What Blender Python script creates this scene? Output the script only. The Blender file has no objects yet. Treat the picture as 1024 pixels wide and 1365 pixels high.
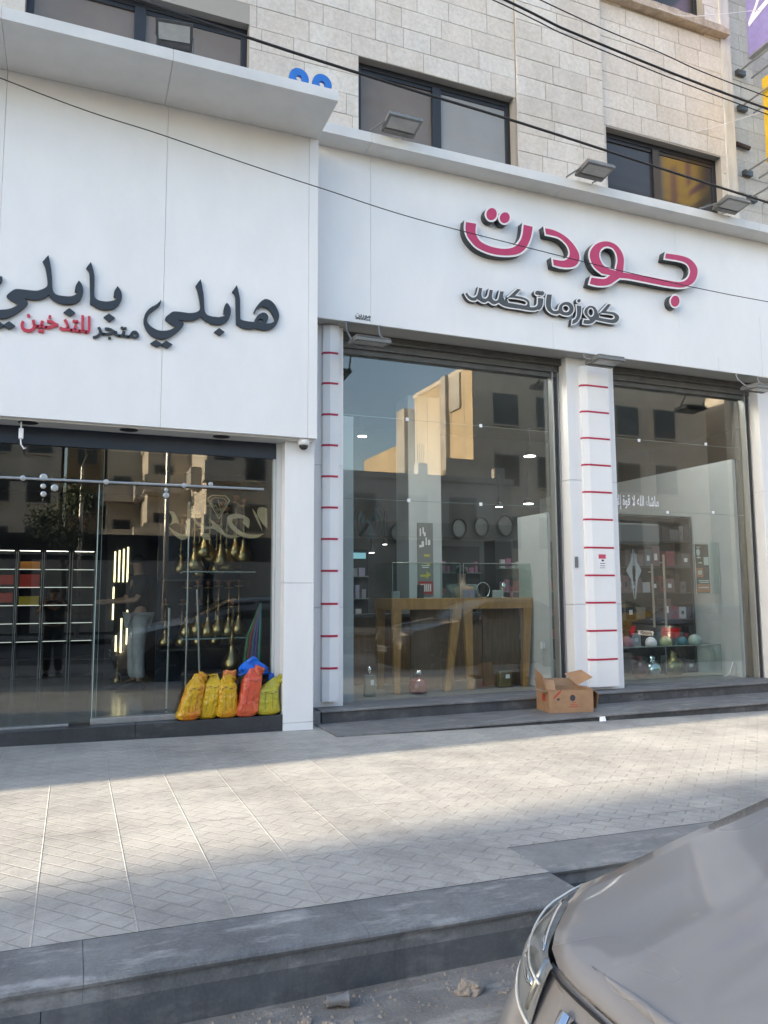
import bpy, bmesh, math, random
from math import radians as R, sin, cos, pi
from mathutils import Vector, Matrix, noise

S = bpy.context.scene
COL = S.collection

# ------------------------------------------------------------------ camera, sky, sun, exposure
camd = bpy.data.cameras.new("camera"); cam = bpy.data.objects.new("camera", camd); COL.objects.link(cam)
camd.sensor_fit = 'HORIZONTAL'; camd.sensor_width = 36.0; camd.lens = 36.0 * 1024.068 / 1024.0
camd.clip_start = 0.02; camd.clip_end = 2000
_yaw, _pit, _rol = R(21.9434), R(6.0225), R(-0.2877)
_f = Vector((sin(_yaw)*cos(_pit), cos(_yaw)*cos(_pit), sin(_pit)))
_r = Vector((cos(_yaw), -sin(_yaw), 0)); _u = _r.cross(_f)
_r2 = cos(_rol)*_r + sin(_rol)*_u; _u2 = -sin(_rol)*_r + cos(_rol)*_u
M = Matrix((_r2, _u2, -_f)).transposed().to_4x4(); M.translation = Vector((0, 0, 1.35))
cam.matrix_world = M
S.camera = cam

SUN_EL, SUN_AZ = 15.0, 6.7          # the sun stands low over the left end of the street, a little on the camera's side
W = bpy.data.worlds.new("World"); S.world = W; W.use_nodes = True
_nt = W.node_tree; _bg = _nt.nodes['Background']
_sky = _nt.nodes.new('ShaderNodeTexSky'); _sky.sky_type = 'NISHITA'; _sky.sun_disc = False
_sky.sun_elevation = R(SUN_EL); _sky.sun_rotation = R(270.0 - SUN_AZ)
_sky.air_density = 1.0; _sky.dust_density = 2.0; _sky.ozone_density = 1.0
_nt.links.new(_sky.outputs[0], _bg.inputs[0]); _bg.inputs[1].default_value = 0.15
sl = bpy.data.lights.new("sun", 'SUN'); sl.energy = 4.2; sl.angle = R(0.53); sl.color = (1.0, 0.86, 0.66)
so = bpy.data.objects.new("sun", sl); COL.objects.link(so)
_d = Vector((-cos(R(SUN_EL))*cos(R(SUN_AZ)), -cos(R(SUN_EL))*sin(R(SUN_AZ)), sin(R(SUN_EL))))
so.rotation_euler = _d.to_track_quat('Z', 'Y').to_euler(); so.location = (-30, -8, 30)

S.render.engine = 'CYCLES'
S.view_settings.view_transform = 'Standard'; S.view_settings.look = 'None'
S.view_settings.gamma = 1.0; S.view_settings.use_curve_mapping = False
S.view_settings.exposure = 2.16
cy = S.cycles
cy.max_bounces = 10; cy.diffuse_bounces = 4; cy.glossy_bounces = 5; cy.transmission_bounces = 6; cy.transparent_max_bounces = 32
cy.caustics_reflective = False; cy.caustics_refractive = False; cy.sample_clamp_indirect = 4.0
cy.use_denoising = True
try: cy.denoiser = 'OPENIMAGEDENOISE'
except Exception: pass

# ------------------------------------------------------------------ helpers
def smooth(me, ang=None):
    for p in me.polygons: p.use_smooth = True

class MB:
    """Collects shapes and links them as ONE mesh object."""
    def __init__(s): s.v = []; s.f = []; s.m = []; s.cur = 0
    def add(s, vs, fs):
        b = len(s.v); s.v += [tuple(v) for v in vs]
        for f in fs: s.f.append([b+i for i in f]); s.m.append(s.cur)
        return s
    def box(s, x0, x1, y0, y1, z0, z1):
        return s.add([(x0,y0,z0),(x1,y0,z0),(x1,y1,z0),(x0,y1,z0),(x0,y0,z1),(x1,y0,z1),(x1,y1,z1),(x0,y1,z1)],
                     [(0,3,2,1),(4,5,6,7),(0,1,5,4),(1,2,6,5),(2,3,7,6),(3,0,4,7)])
    def obox(s, c, size, M3=None):
        x, y, z = [k/2 for k in size]; P = []
        for p in [(-x,-y,-z),(x,-y,-z),(x,y,-z),(-x,y,-z),(-x,-y,z),(x,-y,z),(x,y,z),(-x,y,z)]:
            q = Vector(p)
            if M3 is not None: q = M3 @ q
            P.append(q + Vector(c))
        return s.add(P, [(0,3,2,1),(4,5,6,7),(0,1,5,4),(1,2,6,5),(2,3,7,6),(3,0,4,7)])
    def quad(s, a, b, c, d): return s.add([a,b,c,d], [(0,1,2,3)])
    def tube(s, pts, r, n=8, caps=True):
        pts = [Vector(p) for p in pts]; rr = r if isinstance(r, (list, tuple)) else [r]*len(pts)
        b = len(s.v); prev = None; vs = []
        for i, p in enumerate(pts):
            t = (pts[min(i+1, len(pts)-1)] - pts[max(i-1, 0)]).normalized()
            if prev is None:
                a = Vector((0,0,1)) if abs(t.z) < .9 else Vector((1,0,0)); u = t.cross(a).normalized()
            else:
                u = (prev - t*prev.dot(t)).normalized()
            w = t.cross(u); prev = u
            for k in range(n):
                an = 2*pi*k/n; vs.append(p + (u*cos(an) + w*sin(an))*rr[i])
        fs = []
        for i in range(len(pts)-1):
            for k in range(n):
                fs.append((i*n+k, i*n+(k+1)%n, (i+1)*n+(k+1)%n, (i+1)*n+k))
        if caps:
            fs.append(tuple(range(n-1,-1,-1))); fs.append(tuple((len(pts)-1)*n+k for k in range(n)))
        return s.add(vs, fs)
    def lathe(s, c, prof, n=20, axis='z'):
        c = Vector(c); vs = []; fs = []
        for (r, h) in prof:
            for k in range(n):
                a = 2*pi*k/n
                if axis == 'z': vs.append(c + Vector((r*cos(a), r*sin(a), h)))
                elif axis == 'y': vs.append(c + Vector((r*cos(a), h, r*sin(a))))
                else: vs.append(c + Vector((h, r*cos(a), r*sin(a))))
        for i in range(len(prof)-1):
            for k in range(n): fs.append((i*n+k, i*n+(k+1)%n, (i+1)*n+(k+1)%n, (i+1)*n+k))
        fs.append(tuple(range(n-1,-1,-1))); fs.append(tuple((len(prof)-1)*n+k for k in range(n)))
        return s.add(vs, fs)
    def grid(s, P, close_u=False):
        nu = len(P); nv = len(P[0]); vs = [p for row in P for p in row]; fs = []
        for i in range(nu if close_u else nu-1):
            for j in range(nv-1):
                a = i*nv+j; b = ((i+1) % nu)*nv+j
                fs.append((a, b, b+1, a+1))
        return s.add(vs, fs)
    def mesh(s, name, mats, smoothed=False, fix=True):
        me = bpy.data.meshes.new(name); me.from_pydata(s.v, [], s.f)
        for m in (mats if isinstance(mats, (list, tuple)) else [mats]): me.materials.append(m)
        for p, k in zip(me.polygons, s.m): p.material_index = k
        if fix:
            bm = bmesh.new(); bm.from_mesh(me)
            bmesh.ops.remove_doubles(bm, verts=bm.verts, dist=1e-5) if smoothed else None
            bmesh.ops.recalc_face_normals(bm, faces=bm.faces); bm.to_mesh(me); bm.free()
        if smoothed: smooth(me)
        me.update(); return me
    def build(s, name, mats, parent=None, smoothed=False, bevel=0, fix=True, seg=2):
        return link(name, s.mesh(name, mats, smoothed, fix), parent, bevel, seg)

def link(name, me, parent=None, bevel=0, seg=2):
    o = bpy.data.objects.new(name, me); COL.objects.link(o)
    if parent is not None: setp(o, parent)
    if bevel:
        b = o.modifiers.new('bevel', 'BEVEL'); b.width = bevel; b.segments = seg; b.limit_method = 'ANGLE'; b.angle_limit = R(40)
    return o
def setp(o, parent):
    """Parent so that the mesh's coordinates stay world coordinates."""
    o.parent = parent
    T = Matrix.Identity(4); q = parent
    o.matrix_parent_inverse = world_of(parent).inverted()
def world_of(o):
    m = o.matrix_basis.copy()
    if o.parent is not None: m = world_of(o.parent) @ o.matrix_parent_inverse @ m
    return m
def tag(o, label, cat, group=None, kind=None):
    if label: o['label'] = label
    if cat: o['category'] = cat
    if group: o['group'] = group
    if kind: o['kind'] = kind
    return o
def thing(name, label, cat, loc=(0,0,0), group=None):
    o = bpy.data.objects.new(name, None); COL.objects.link(o); o.empty_display_size = .1; o.location = loc
    return tag(o, label, cat, group)
def struct(o): o['kind'] = 'structure'; return o
def dup(root, loc=None, rotz=None, label=None, group=None, scale=None):
    r = root.copy(); COL.objects.link(r)
    if loc is not None: r.location = loc
    if rotz is not None: r.rotation_euler = (0, 0, rotz)
    if scale is not None: r.scale = (scale,)*3
    if label: r['label'] = label
    if group: r['group'] = group
    for ch in list(root.children):
        c = ch.copy(); COL.objects.link(c); c.parent = r; c.matrix_parent_inverse = ch.matrix_parent_inverse.copy()
        for g in list(ch.children):
            d = g.copy(); COL.objects.link(d); d.parent = c; d.matrix_parent_inverse = g.matrix_parent_inverse.copy()
    return r

# ------------------------------------------------------------------ materials
def mat(name, col, rough=.5, metal=0.0, spec=.5, var=0.0, vscale=3.0, bump=0.0, bscale=40.0, coat=0.0, col2=None, stretch=None, emit=None, estr=0.0, trans=0.0, rvar=0.0, detail=6.0):
    m = bpy.data.materials.new(name); m.use_nodes = True; nt = m.node_tree; N = nt.nodes; L = nt.links
    p = N['Principled BSDF']; p.inputs['Base Color'].default_value = (*col, 1); p.inputs['Roughness'].default_value = rough
    p.inputs['Metallic'].default_value = metal; p.inputs['Specular IOR Level'].default_value = spec
    p.inputs['Coat Weight'].default_value = coat; p.inputs['Coat Roughness'].default_value = .05
    if trans: p.inputs['Transmission Weight'].default_value = trans
    if emit: p.inputs['Emission Color'].default_value = (*emit, 1); p.inputs['Emission Strength'].default_value = estr
    if var or bump or rvar:
        tc = N.new('ShaderNodeTexCoord'); mp = N.new('ShaderNodeMapping'); L.new(tc.outputs['Object'], mp.inputs[0])
        if stretch: mp.inputs['Scale'].default_value = stretch
        if var or rvar:
            n = N.new('ShaderNodeTexNoise'); n.inputs['Scale'].default_value = vscale; n.inputs['Detail'].default_value = detail; n.inputs['Roughness'].default_value = .65
            L.new(mp.outputs[0], n.inputs['Vector'])
            if var:
                cr = N.new('ShaderNodeValToRGB'); c2 = col2 or tuple(max(0, c*(1-var)) for c in col); c1 = tuple(min(1, c*(1+var*.5)) for c in col) if col2 is None else col
                cr.color_ramp.elements[0].position = .3; cr.color_ramp.elements[1].position = .7
                cr.color_ramp.elements[0].color = (*c2, 1); cr.color_ramp.elements[1].color = (*c1, 1)
                L.new(n.outputs['Fac'], cr.inputs[0]); L.new(cr.outputs[0], p.inputs['Base Color'])
            if rvar:
                mr = N.new('ShaderNodeMapRange'); mr.inputs['From Min'].default_value = .3; mr.inputs['From Max'].default_value = .7
                mr.inputs['To Min'].default_value = max(0.02, rough-rvar); mr.inputs['To Max'].default_value = min(1, rough+rvar)
                L.new(n.outputs['Fac'], mr.inputs[0]); L.new(mr.outputs[0], p.inputs['Roughness'])
        if bump:
            n2 = N.new('ShaderNodeTexNoise'); n2.inputs['Scale'].default_value = bscale; n2.inputs['Detail'].default_value = 5
            L.new(mp.outputs[0], n2.inputs['Vector'])
            b = N.new('ShaderNodeBump'); b.inputs['Strength'].default_value = bump; b.inputs['Distance'].default_value = .02
            L.new(n2.outputs['Fac'], b.inputs['Height']); L.new(b.outputs[0], p.inputs['Normal'])
    return m
def scuffed(name, base, dark, pale, rough, bump=.4):
    """Worn stone: two tones, pale scuffs, dark drips and fine grain."""
    m = bpy.data.materials.new(name); m.use_nodes = True; nt = m.node_tree; N = nt.nodes; L = nt.links; p = N['Principled BSDF']
    tc = N.new('ShaderNodeTexCoord')
    def nz(scale, sc, det, a, b):
        mp = N.new('ShaderNodeMapping'); mp.inputs['Scale'].default_value = sc; L.new(tc.outputs['Object'], mp.inputs[0])
        n = N.new('ShaderNodeTexNoise'); n.inputs['Scale'].default_value = scale; n.inputs['Detail'].default_value = det; n.inputs['Roughness'].default_value = .7; L.new(mp.outputs[0], n.inputs['Vector'])
        r = N.new('ShaderNodeMapRange'); r.inputs['From Min'].default_value = a; r.inputs['From Max'].default_value = b; L.new(n.outputs['Fac'], r.inputs[0]); return r.outputs[0], n
    def mix(f, a, b):
        x = N.new('ShaderNodeMix'); x.data_type = 'RGBA'; L.new(f, x.inputs['Factor']); q = [i for i in x.inputs if i.type == 'RGBA']
        for s_, v in ((q[0], a), (q[1], b)):
            if isinstance(v, tuple): s_.default_value = (*v, 1)
            else: L.new(v, s_)
        return [o for o in x.outputs if o.type == 'RGBA'][0]
    f1, _ = nz(2.4, (1,1,1), 9, .35, .68); f2, _ = nz(5.0, (.5,1.6,1), 12, .52, .70); f3, _ = nz(3.0, (3,3,.25), 8, .52, .75); f4, n4 = nz(70, (1,1,1), 4, .45, .8)
    c = mix(f1, dark, base); c = mix(f2, c, pale)
    h = N.new('ShaderNodeMath'); h.operation = 'MULTIPLY'; L.new(f3, h.inputs[0]); h.inputs[1].default_value = .6; c = mix(h.outputs[0], c, tuple(k*.6 for k in dark))
    g = N.new('ShaderNodeMath'); g.operation = 'MULTIPLY'; L.new(f4, g.inputs[0]); g.inputs[1].default_value = .25; c = mix(g.outputs[0], c, pale)
    L.new(c, p.inputs['Base Color']); p.inputs['Roughness'].default_value = rough; p.inputs['Specular IOR Level'].default_value = .4
    b = N.new('ShaderNodeBump'); b.inputs['Strength'].default_value = bump; b.inputs['Distance'].default_value = .008; L.new(n4.outputs['Fac'], b.inputs['Height']); L.new(b.outputs[0], p.inputs['Normal'])
    return m
def thin_glass(name, tint=(.93,.96,.95), ior=1.5, dirt=0.0, rough=0.0):
    m = bpy.data.materials.new(name); m.use_nodes = True; nt = m.node_tree; N = nt.nodes; L = nt.links
    N.remove(N['Principled BSDF']); out = N['Material Output']
    t = N.new('ShaderNodeBsdfTransparent'); t.inputs[0].default_value = (*tint, 1)
    g = N.new('ShaderNodeBsdfGlossy'); g.inputs['Roughness'].default_value = rough; g.inputs[0].default_value = (1.0,.965,.92,1)
    fr = N.new('ShaderNodeFresnel'); ge = N.new('ShaderNodeNewGeometry'); mi = N.new('ShaderNodeMapRange')   # same mirror share from both faces of the sheet
    mi.inputs['To Min'].default_value = ior; mi.inputs['To Max'].default_value = 1/ior; L.new(ge.outputs['Backfacing'], mi.inputs['Value']); L.new(mi.outputs[0], fr.inputs['IOR'])
    mx = N.new('ShaderNodeMixShader'); L.new(fr.outputs[0], mx.inputs[0]); L.new(t.outputs[0], mx.inputs[1]); L.new(g.outputs[0], mx.inputs[2])
    last = mx
    if dirt:
        d = N.new('ShaderNodeBsdfDiffuse'); d.inputs[0].default_value = (.55,.54,.5,1)
        tc = N.new('ShaderNodeTexCoord'); n = N.new('ShaderNodeTexNoise'); n.inputs['Scale'].default_value = 1.7; n.inputs['Detail'].default_value = 6
        L.new(tc.outputs['Object'], n.inputs['Vector'])
        mr = N.new('ShaderNodeMapRange'); mr.inputs['From Min'].default_value = .35; mr.inputs['From Max'].default_value = .8; mr.inputs['To Max'].default_value = dirt
        L.new(n.outputs['Fac'], mr.inputs[0])
        m2 = N.new('ShaderNodeMixShader'); L.new(mr.outputs[0], m2.inputs[0]); L.new(mx.outputs[0], m2.inputs[1]); L.new(d.outputs[0], m2.inputs[2]); last = m2
    L.new(last.outputs[0], out.inputs[0]); return m
MT = {}
def emission(name, col, s):
    return mat(name, (.8,.8,.8), .5, emit=col, estr=s)

# pavement: 40 cm tiles with grouted rows across it and a stamped diagonal bond
def pavement_mat():
    m = bpy.data.materials.new('paving_tiles'); m.use_nodes = True; nt = m.node_tree; N = nt.nodes; L = nt.links; p = N['Principled BSDF']
    tc = N.new('ShaderNodeTexCoord')
    def mapping(rot=0, loc=(0,0,0), sc=(1,1,1)):
        q = N.new('ShaderNodeMapping'); q.inputs['Rotation'].default_value = (0,0,rot); q.inputs['Location'].default_value = loc; q.inputs['Scale'].default_value = sc
        L.new(tc.outputs['Object'], q.inputs[0]); return q
    def noise_(scale, det=6, rough=.6, sc=(1,1,1)):
        n = N.new('ShaderNodeTexNoise'); n.inputs['Scale'].default_value = scale; n.inputs['Detail'].default_value = det; n.inputs['Roughness'].default_value = rough
        L.new(mapping(0,(0,0,0),sc).outputs[0], n.inputs['Vector']); return n
    def ramp(inp, a, b, ca, cb):
        r = N.new('ShaderNodeValToRGB'); r.color_ramp.elements[0].position = a; r.color_ramp.elements[1].position = b
        r.color_ramp.elements[0].color = (*ca,1); r.color_ramp.elements[1].color = (*cb,1); L.new(inp, r.inputs[0]); return r
    def mix(mode, fac, a, b):
        x = N.new('ShaderNodeMix'); x.data_type = 'RGBA'; x.blend_type = mode
        if isinstance(fac, float): x.inputs['Factor'].default_value = fac
        else: L.new(fac, x.inputs['Factor'])
        for v, k in ((a,'A'),(b,'B')):
            s_ = [i for i in x.inputs if i.name == k and i.type == 'RGBA'][0]
            if isinstance(v, tuple): s_.default_value = (*v,1)
            else: L.new(v, s_)
        return [o for o in x.outputs if o.type == 'RGBA'][0]
    # stamped running bond turned 45 degrees
    br = N.new('ShaderNodeTexBrick'); br.offset = .5; br.inputs['Scale'].default_value = 1.0
    br.inputs['Brick Width'].default_value = .2; br.inputs['Row Height'].default_value = .1; br.inputs['Mortar Size'].default_value = .006; br.inputs['Mortar Smooth'].default_value = .6
    wob = N.new('ShaderNodeMapping')
    L.new(mapping(R(48),(.013,.02,0)).outputs[0], br.inputs['Vector'])
    # the 40 cm tile rows: joints run away from the kerb
    sx = N.new('ShaderNodeSeparateXYZ'); L.new(mapping(0,(.105+.0,0,0)).outputs[0], sx.inputs[0])
    def joint(axis, period, width):
        a = N.new('ShaderNodeMath'); a.operation = 'PINGPONG'; L.new(sx.outputs[axis], a.inputs[0]); a.inputs[1].default_value = period/2
        mr = N.new('ShaderNodeMapRange'); mr.inputs['From Min'].default_value = 0; mr.inputs['From Max'].default_value = width; mr.inputs['To Min'].default_value = 1; mr.inputs['To Max'].default_value = 0
        mr.interpolation_type = 'SMOOTHSTEP'; L.new(a.outputs[0], mr.inputs[0]); return mr.outputs[0]
    jx = joint('X', .3957, .0055)
    jy = joint('Y', .81, .006)
    # fresh paint-free cement: grey, blotched, scuffed
    n1 = noise_(1.1); n2 = noise_(9.0, 8, .7); n3 = noise_(60.0, 4, .6); n4 = noise_(3.0, 8, .75, (.35,1,1))
    c = ramp(n1.outputs['Fac'], .3, .7, (.37,.36,.337), (.47,.46,.432)).outputs[0]
    c = mix('MULTIPLY', .55, c, ramp(n2.outputs['Fac'], .3, .72, (.72,.72,.72), (1.08,1.08,1.08)).outputs[0])
    c = mix('MULTIPLY', .5, c, ramp(n4.outputs['Fac'], .35, .7, (.7,.7,.7), (1.1,1.1,1.1)).outputs[0])
    c = mix('MULTIPLY', .35, c, ramp(n3.outputs['Fac'], .35, .65, (.75,.75,.75), (1.1,1.1,1.1)).outputs[0])
    fl = N.new('ShaderNodeVectorMath'); fl.operation = 'SNAP'; L.new(mapping(0,(.105,0,0)).outputs[0], fl.inputs[0]); fl.inputs[1].default_value = (.3957,.405,10)
    wn = N.new('ShaderNodeTexWhiteNoise'); wn.noise_dimensions = '2D'; L.new(fl.outputs[0], wn.inputs['Vector'])
    c = mix('MULTIPLY', .8, c, ramp(wn.outputs['Value'], 0, 1, (.88,.88,.89), (1.06,1.05,1.04)).outputs[0])
    st = ramp(noise_(.8, 9, .72).outputs['Fac'], .50, .66, (1,1,1), (.70,.70,.71)); c = mix('MULTIPLY', .75, c, st.outputs[0])
    sp_ = ramp(noise_(6.0, 3, .5).outputs['Fac'], .70, .74, (1,1,1), (.55,.55,.56)); c = mix('MULTIPLY', .6, c, sp_.outputs[0])
    fade = ramp(noise_(2.3, 5).outputs['Fac'], .35, .6, (.35,.35,.35), (1,1,1))
    gro = N.new('ShaderNodeMath'); gro.operation = 'MULTIPLY'; L.new(br.outputs['Fac'], gro.inputs[0]); L.new(fade.outputs[0], gro.inputs[1])
    gm = N.new('ShaderNodeMath'); gm.operation = 'MULTIPLY'; L.new(gro.outputs[0], gm.inputs[0]); gm.inputs[1].default_value = .27
    c = mix('MIX', gm.outputs[0], c, (.17,.165,.155))
    jm = N.new('ShaderNodeMath'); jm.operation = 'MULTIPLY'; L.new(jx, jm.inputs[0]); L.new(ramp(n2.outputs['Fac'], .3, .6, (.15,.15,.15), (.85,.85,.85)).outputs[0], jm.inputs[1])
    c = mix('MIX', jm.outputs[0], c, (.42,.41,.385))
    jd = N.new('ShaderNodeMath'); jd.operation = 'MULTIPLY'; L.new(jy, jd.inputs[0]); jd.inputs[1].default_value = .4
    c = mix('MIX', jd.outputs[0], c, (.2,.195,.19))
    L.new(c, p.inputs['Base Color']); p.inputs['Roughness'].default_value = .75; p.inputs['Specular IOR Level'].default_value = .35
    h = N.new('ShaderNodeMath'); h.operation = 'MULTIPLY_ADD'; L.new(gro.outputs[0], h.inputs[0]); h.inputs[1].default_value = -1.0
    hn = N.new('ShaderNodeMath'); hn.operation = 'MULTIPLY'; L.new(n3.outputs['Fac'], hn.inputs[0]); hn.inputs[1].default_value = .25; L.new(hn.outputs[0], h.inputs[2])
    h2 = N.new('ShaderNodeMath'); h2.operation = 'MULTIPLY_ADD'; L.new(jx, h2.inputs[0]); h2.inputs[1].default_value = .35; L.new(h.outputs[0], h2.inputs[2])
    h3 = N.new('ShaderNodeMath'); h3.operation = 'MULTIPLY_ADD'; L.new(jy, h3.inputs[0]); h3.inputs[1].default_value = -.7; L.new(h2.outputs[0], h3.inputs[2])
    b = N.new('ShaderNodeBump'); b.inputs['Strength'].default_value = .8; b.inputs['Distance'].default_value = .009
    L.new(h3.outputs[0], b.inputs['Height']); L.new(b.outputs[0], p.inputs['Normal'])
    return m

def stone_mat(name, base, alt, warm):
    """Dressed limestone: every block its own tone, streaked and pitted."""
    m = bpy.data.materials.new(name); m.use_nodes = True; nt = m.node_tree; N = nt.nodes; L = nt.links; p = N['Principled BSDF']
    geo = N.new('ShaderNodeNewGeometry'); tc = N.new('ShaderNodeTexCoord')
    r = N.new('ShaderNodeValToRGB'); e = r.color_ramp.elements; e[0].color = (*base,1); e[1].color = (*alt,1); x = e.new(.5); x.color = (*warm,1)
    L.new(geo.outputs['Random Per Island'], r.inputs[0])
    def nz(scale, sc, a, b, lo, hi, prev, fac):
        mp = N.new('ShaderNodeMapping'); mp.inputs['Scale'].default_value = sc; L.new(tc.outputs['Object'], mp.inputs[0])
        n = N.new('ShaderNodeTexNoise'); n.inputs['Scale'].default_value = scale; n.inputs['Detail'].default_value = 8; n.inputs['Roughness'].default_value = .7
        L.new(mp.outputs[0], n.inputs['Vector'])
        q = N.new('ShaderNodeValToRGB'); q.color_ramp.elements[0].position = a; q.color_ramp.elements[1].position = b
        q.color_ramp.elements[0].color = (*lo,1); q.color_ramp.elements[1].color = (*hi,1); L.new(n.outputs['Fac'], q.inputs[0])
        mx = N.new('ShaderNodeMix'); mx.data_type = 'RGBA'; mx.blend_type = 'MULTIPLY'; mx.inputs['Factor'].default_value = fac
        A = [i for i in mx.inputs if i.type == 'RGBA']; L.new(prev, A[0]); L.new(q.outputs[0], A[1])
        return [o for o in mx.outputs if o.type == 'RGBA'][0], n
    c, _ = nz(2.0, (1,1,.35), .3, .7, (.82,.8,.77), (1.06,1.06,1.06), r.outputs[0], .8)
    c, n2 = nz(22.0, (1,1,1), .35, .65, (.8,.79,.77), (1.05,1.05,1.05), c, .7)
    L.new(c, p.inputs['Base Color']); p.inputs['Roughness'].default_value = .85; p.inputs['Specular IOR Level'].default_value = .25
    b = N.new('ShaderNodeBump'); b.inputs['Strength'].default_value = .5; b.inputs['Distance'].default_value = .01; L.new(n2.outputs['Fac'], b.inputs['Height']); L.new(b.outputs[0], p.inputs['Normal'])
    return m

MT['paving'] = pavement_mat()
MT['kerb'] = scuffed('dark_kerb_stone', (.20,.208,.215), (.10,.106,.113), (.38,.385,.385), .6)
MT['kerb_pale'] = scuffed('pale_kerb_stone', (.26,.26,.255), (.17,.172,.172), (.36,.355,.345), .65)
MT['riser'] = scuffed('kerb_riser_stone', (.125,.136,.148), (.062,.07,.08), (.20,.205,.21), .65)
MT['road'] = scuffed('dusty_asphalt', (.25,.24,.225), (.15,.145,.138), (.36,.345,.32), .9, 1.0)
MT['asphalt'] = mat('worn_asphalt', (.07,.07,.072), .85, var=.35, vscale=2.0, bump=.7, bscale=150)
MT['white'] = mat('white_composite_panel', (.80,.805,.81), .36, spec=.45, var=.06, vscale=1.6, bump=.10, bscale=1.1, rvar=.07, stretch=(1,1,.45))
MT['white2'] = mat('white_column_panel', (.78,.785,.79), .4, spec=.4, var=.06, vscale=2.5, stretch=(1,1,.25))
MT['seam'] = mat('panel_seam', (.52,.53,.54), .7)
MT['cornice'] = mat('grey_white_cornice', (.66,.67,.67), .42, spec=.4, var=.10, vscale=2.0)
MT['stone'] = stone_mat('limestone_blocks', (.64,.60,.555), (.72,.69,.65), (.69,.64,.59))
MT['stone2'] = stone_mat('weathered_limestone', (.56,.54,.50), (.66,.64,.60), (.60,.57,.53))
MT['mortar'] = mat('mortar', (.36,.335,.30), .9)
MT['frame'] = mat('dark_window_frame', (.018,.019,.024), .4, var=.2, vscale=8)
MT['pane'] = mat('brown_curtained_pane', (.19,.16,.138), .10, spec=.42, var=.12, vscale=1.5)
MT['pane2'] = mat('pale_curtained_pane', (.30,.295,.28), .08, spec=.5, var=.10, vscale=1.5)
MT['pane_dark'] = mat('dark_pane', (.05,.045,.042), .10, spec=.45)
MT['granite'] = scuffed('dark_granite', (.05,.053,.058), (.028,.03,.034), (.10,.10,.10), .4, .15)
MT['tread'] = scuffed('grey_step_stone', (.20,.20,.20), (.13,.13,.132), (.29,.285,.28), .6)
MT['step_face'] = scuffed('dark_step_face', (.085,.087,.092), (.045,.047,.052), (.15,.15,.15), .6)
MT['glass'] = thin_glass('shop_window_glass', (.89,.92,.91), 1.78, dirt=.038)
MT['glass_dark'] = thin_glass('dark_shop_window_glass', (.86,.90,.90), 1.66, dirt=.006)
MT['glass_clear'] = thin_glass('clear_glass', (.90,.96,.95), 1.5)
MT['glass_edge'] = mat('glass_edge', (.30,.38,.36), .2, spec=.6)
MT['alu'] = mat('brushed_aluminium', (.45,.46,.46), .38, metal=.85, var=.12, vscale=20, stretch=(1,1,.1))
MT['alu_dark'] = mat('dark_shutter_metal', (.13,.135,.135), .5, metal=.4, var=.25, vscale=6)
MT['chrome'] = mat('chrome', (.75,.76,.78), .10, metal=1.0)
MT['redstripe'] = mat('crimson_strip', (.42,.015,.06), .4)
MT['pink'] = mat('pink_letter_acrylic', (.48,.038,.125), .4, spec=.4, var=.12, vscale=7)
MT['letter_grey'] = mat('charcoal_letter_acrylic', (.075,.08,.082), .4, spec=.4, var=.15, vscale=8)
MT['rim'] = mat('white_letter_trim', (.80,.79,.79), .45)
MT['return'] = mat('dark_letter_return', (.035,.045,.052), .45)
MT['blackletter'] = mat('black_calligraphy_acrylic', (.022,.025,.031), .16, spec=.42)
MT['red_letter'] = mat('red_letter_acrylic', (.50,.03,.06), .3)
MT['blue'] = mat('blue_letter', (.02,.16,.55), .4, var=.15, vscale=10)
MT['black'] = mat('black_paint', (.012,.012,.014), .5)
MT['cable'] = mat('black_cable', (.012,.012,.013), .6)
MT['flood'] = mat('floodlight_housing', (.20,.21,.21), .5, metal=.3, var=.2, vscale=12)
MT['flood_black'] = mat('black_floodlight_housing', (.075,.077,.08), .45, var=.2, vscale=12)
MT['lens'] = mat('floodlight_lens', (.42,.43,.42), .2, spec=.5, var=.15, vscale=12)
MT['paper'] = mat('white_paper', (.8,.8,.82), .7)
MT['card'] = mat('cardboard', (.36,.215,.12), .85, var=.16, vscale=9, bump=.1, bscale=80)
MT['card_in'] = mat('cardboard_inside', (.27,.165,.095), .9, var=.2, vscale=9)
MT['redprint'] = mat('red_print', (.45,.06,.04), .7)
MT['darkprint'] = mat('dark_print', (.05,.05,.06), .7)
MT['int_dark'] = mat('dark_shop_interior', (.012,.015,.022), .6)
MT['int_navy'] = mat('navy_shop_panel', (.010,.018,.034), .35)
MT['int_floor'] = mat('polished_shop_floor', (.20,.20,.195), .18, spec=.5, var=.1, vscale=2)
MT['int_grey'] = mat('pale_grey_shop_wall', (.13,.145,.15), .6, var=.06, vscale=2)
MT['int_white'] = mat('white_shop_board', (.50,.53,.555), .5, var=.05, vscale=2)
MT['wood'] = mat('oak_veneer', (.38,.21,.07), .45, var=.3, vscale=5, stretch=(6,6,.6), bump=.04, bscale=30)
MT['wood_dark'] = mat('brown_veneer', (.15,.10,.06), .55, var=.35, vscale=5, stretch=(6,6,.6))
MT['shelf'] = mat('dark_shelf', (.05,.055,.06), .45)
MT['skin'] = mat('skin', (.42,.25,.17), .55)
MT['hair'] = mat('dark_hair', (.012,.010,.009), .55)
MT['cloth_black'] = mat('black_cloth', (.012,.012,.014), .85)
MT['cloth_grey'] = mat('grey_cloth', (.48,.50,.52), .9, var=.25, vscale=10)
MT['brass'] = mat('brass', (.36,.27,.13), .28, metal=1.0)
MT['gold'] = mat('dull_gold_leaf', (.42,.32,.18), .45, metal=.2, var=.3, vscale=9)
MT['rubber'] = mat('tyre_rubber', (.02,.02,.02), .8)
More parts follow.
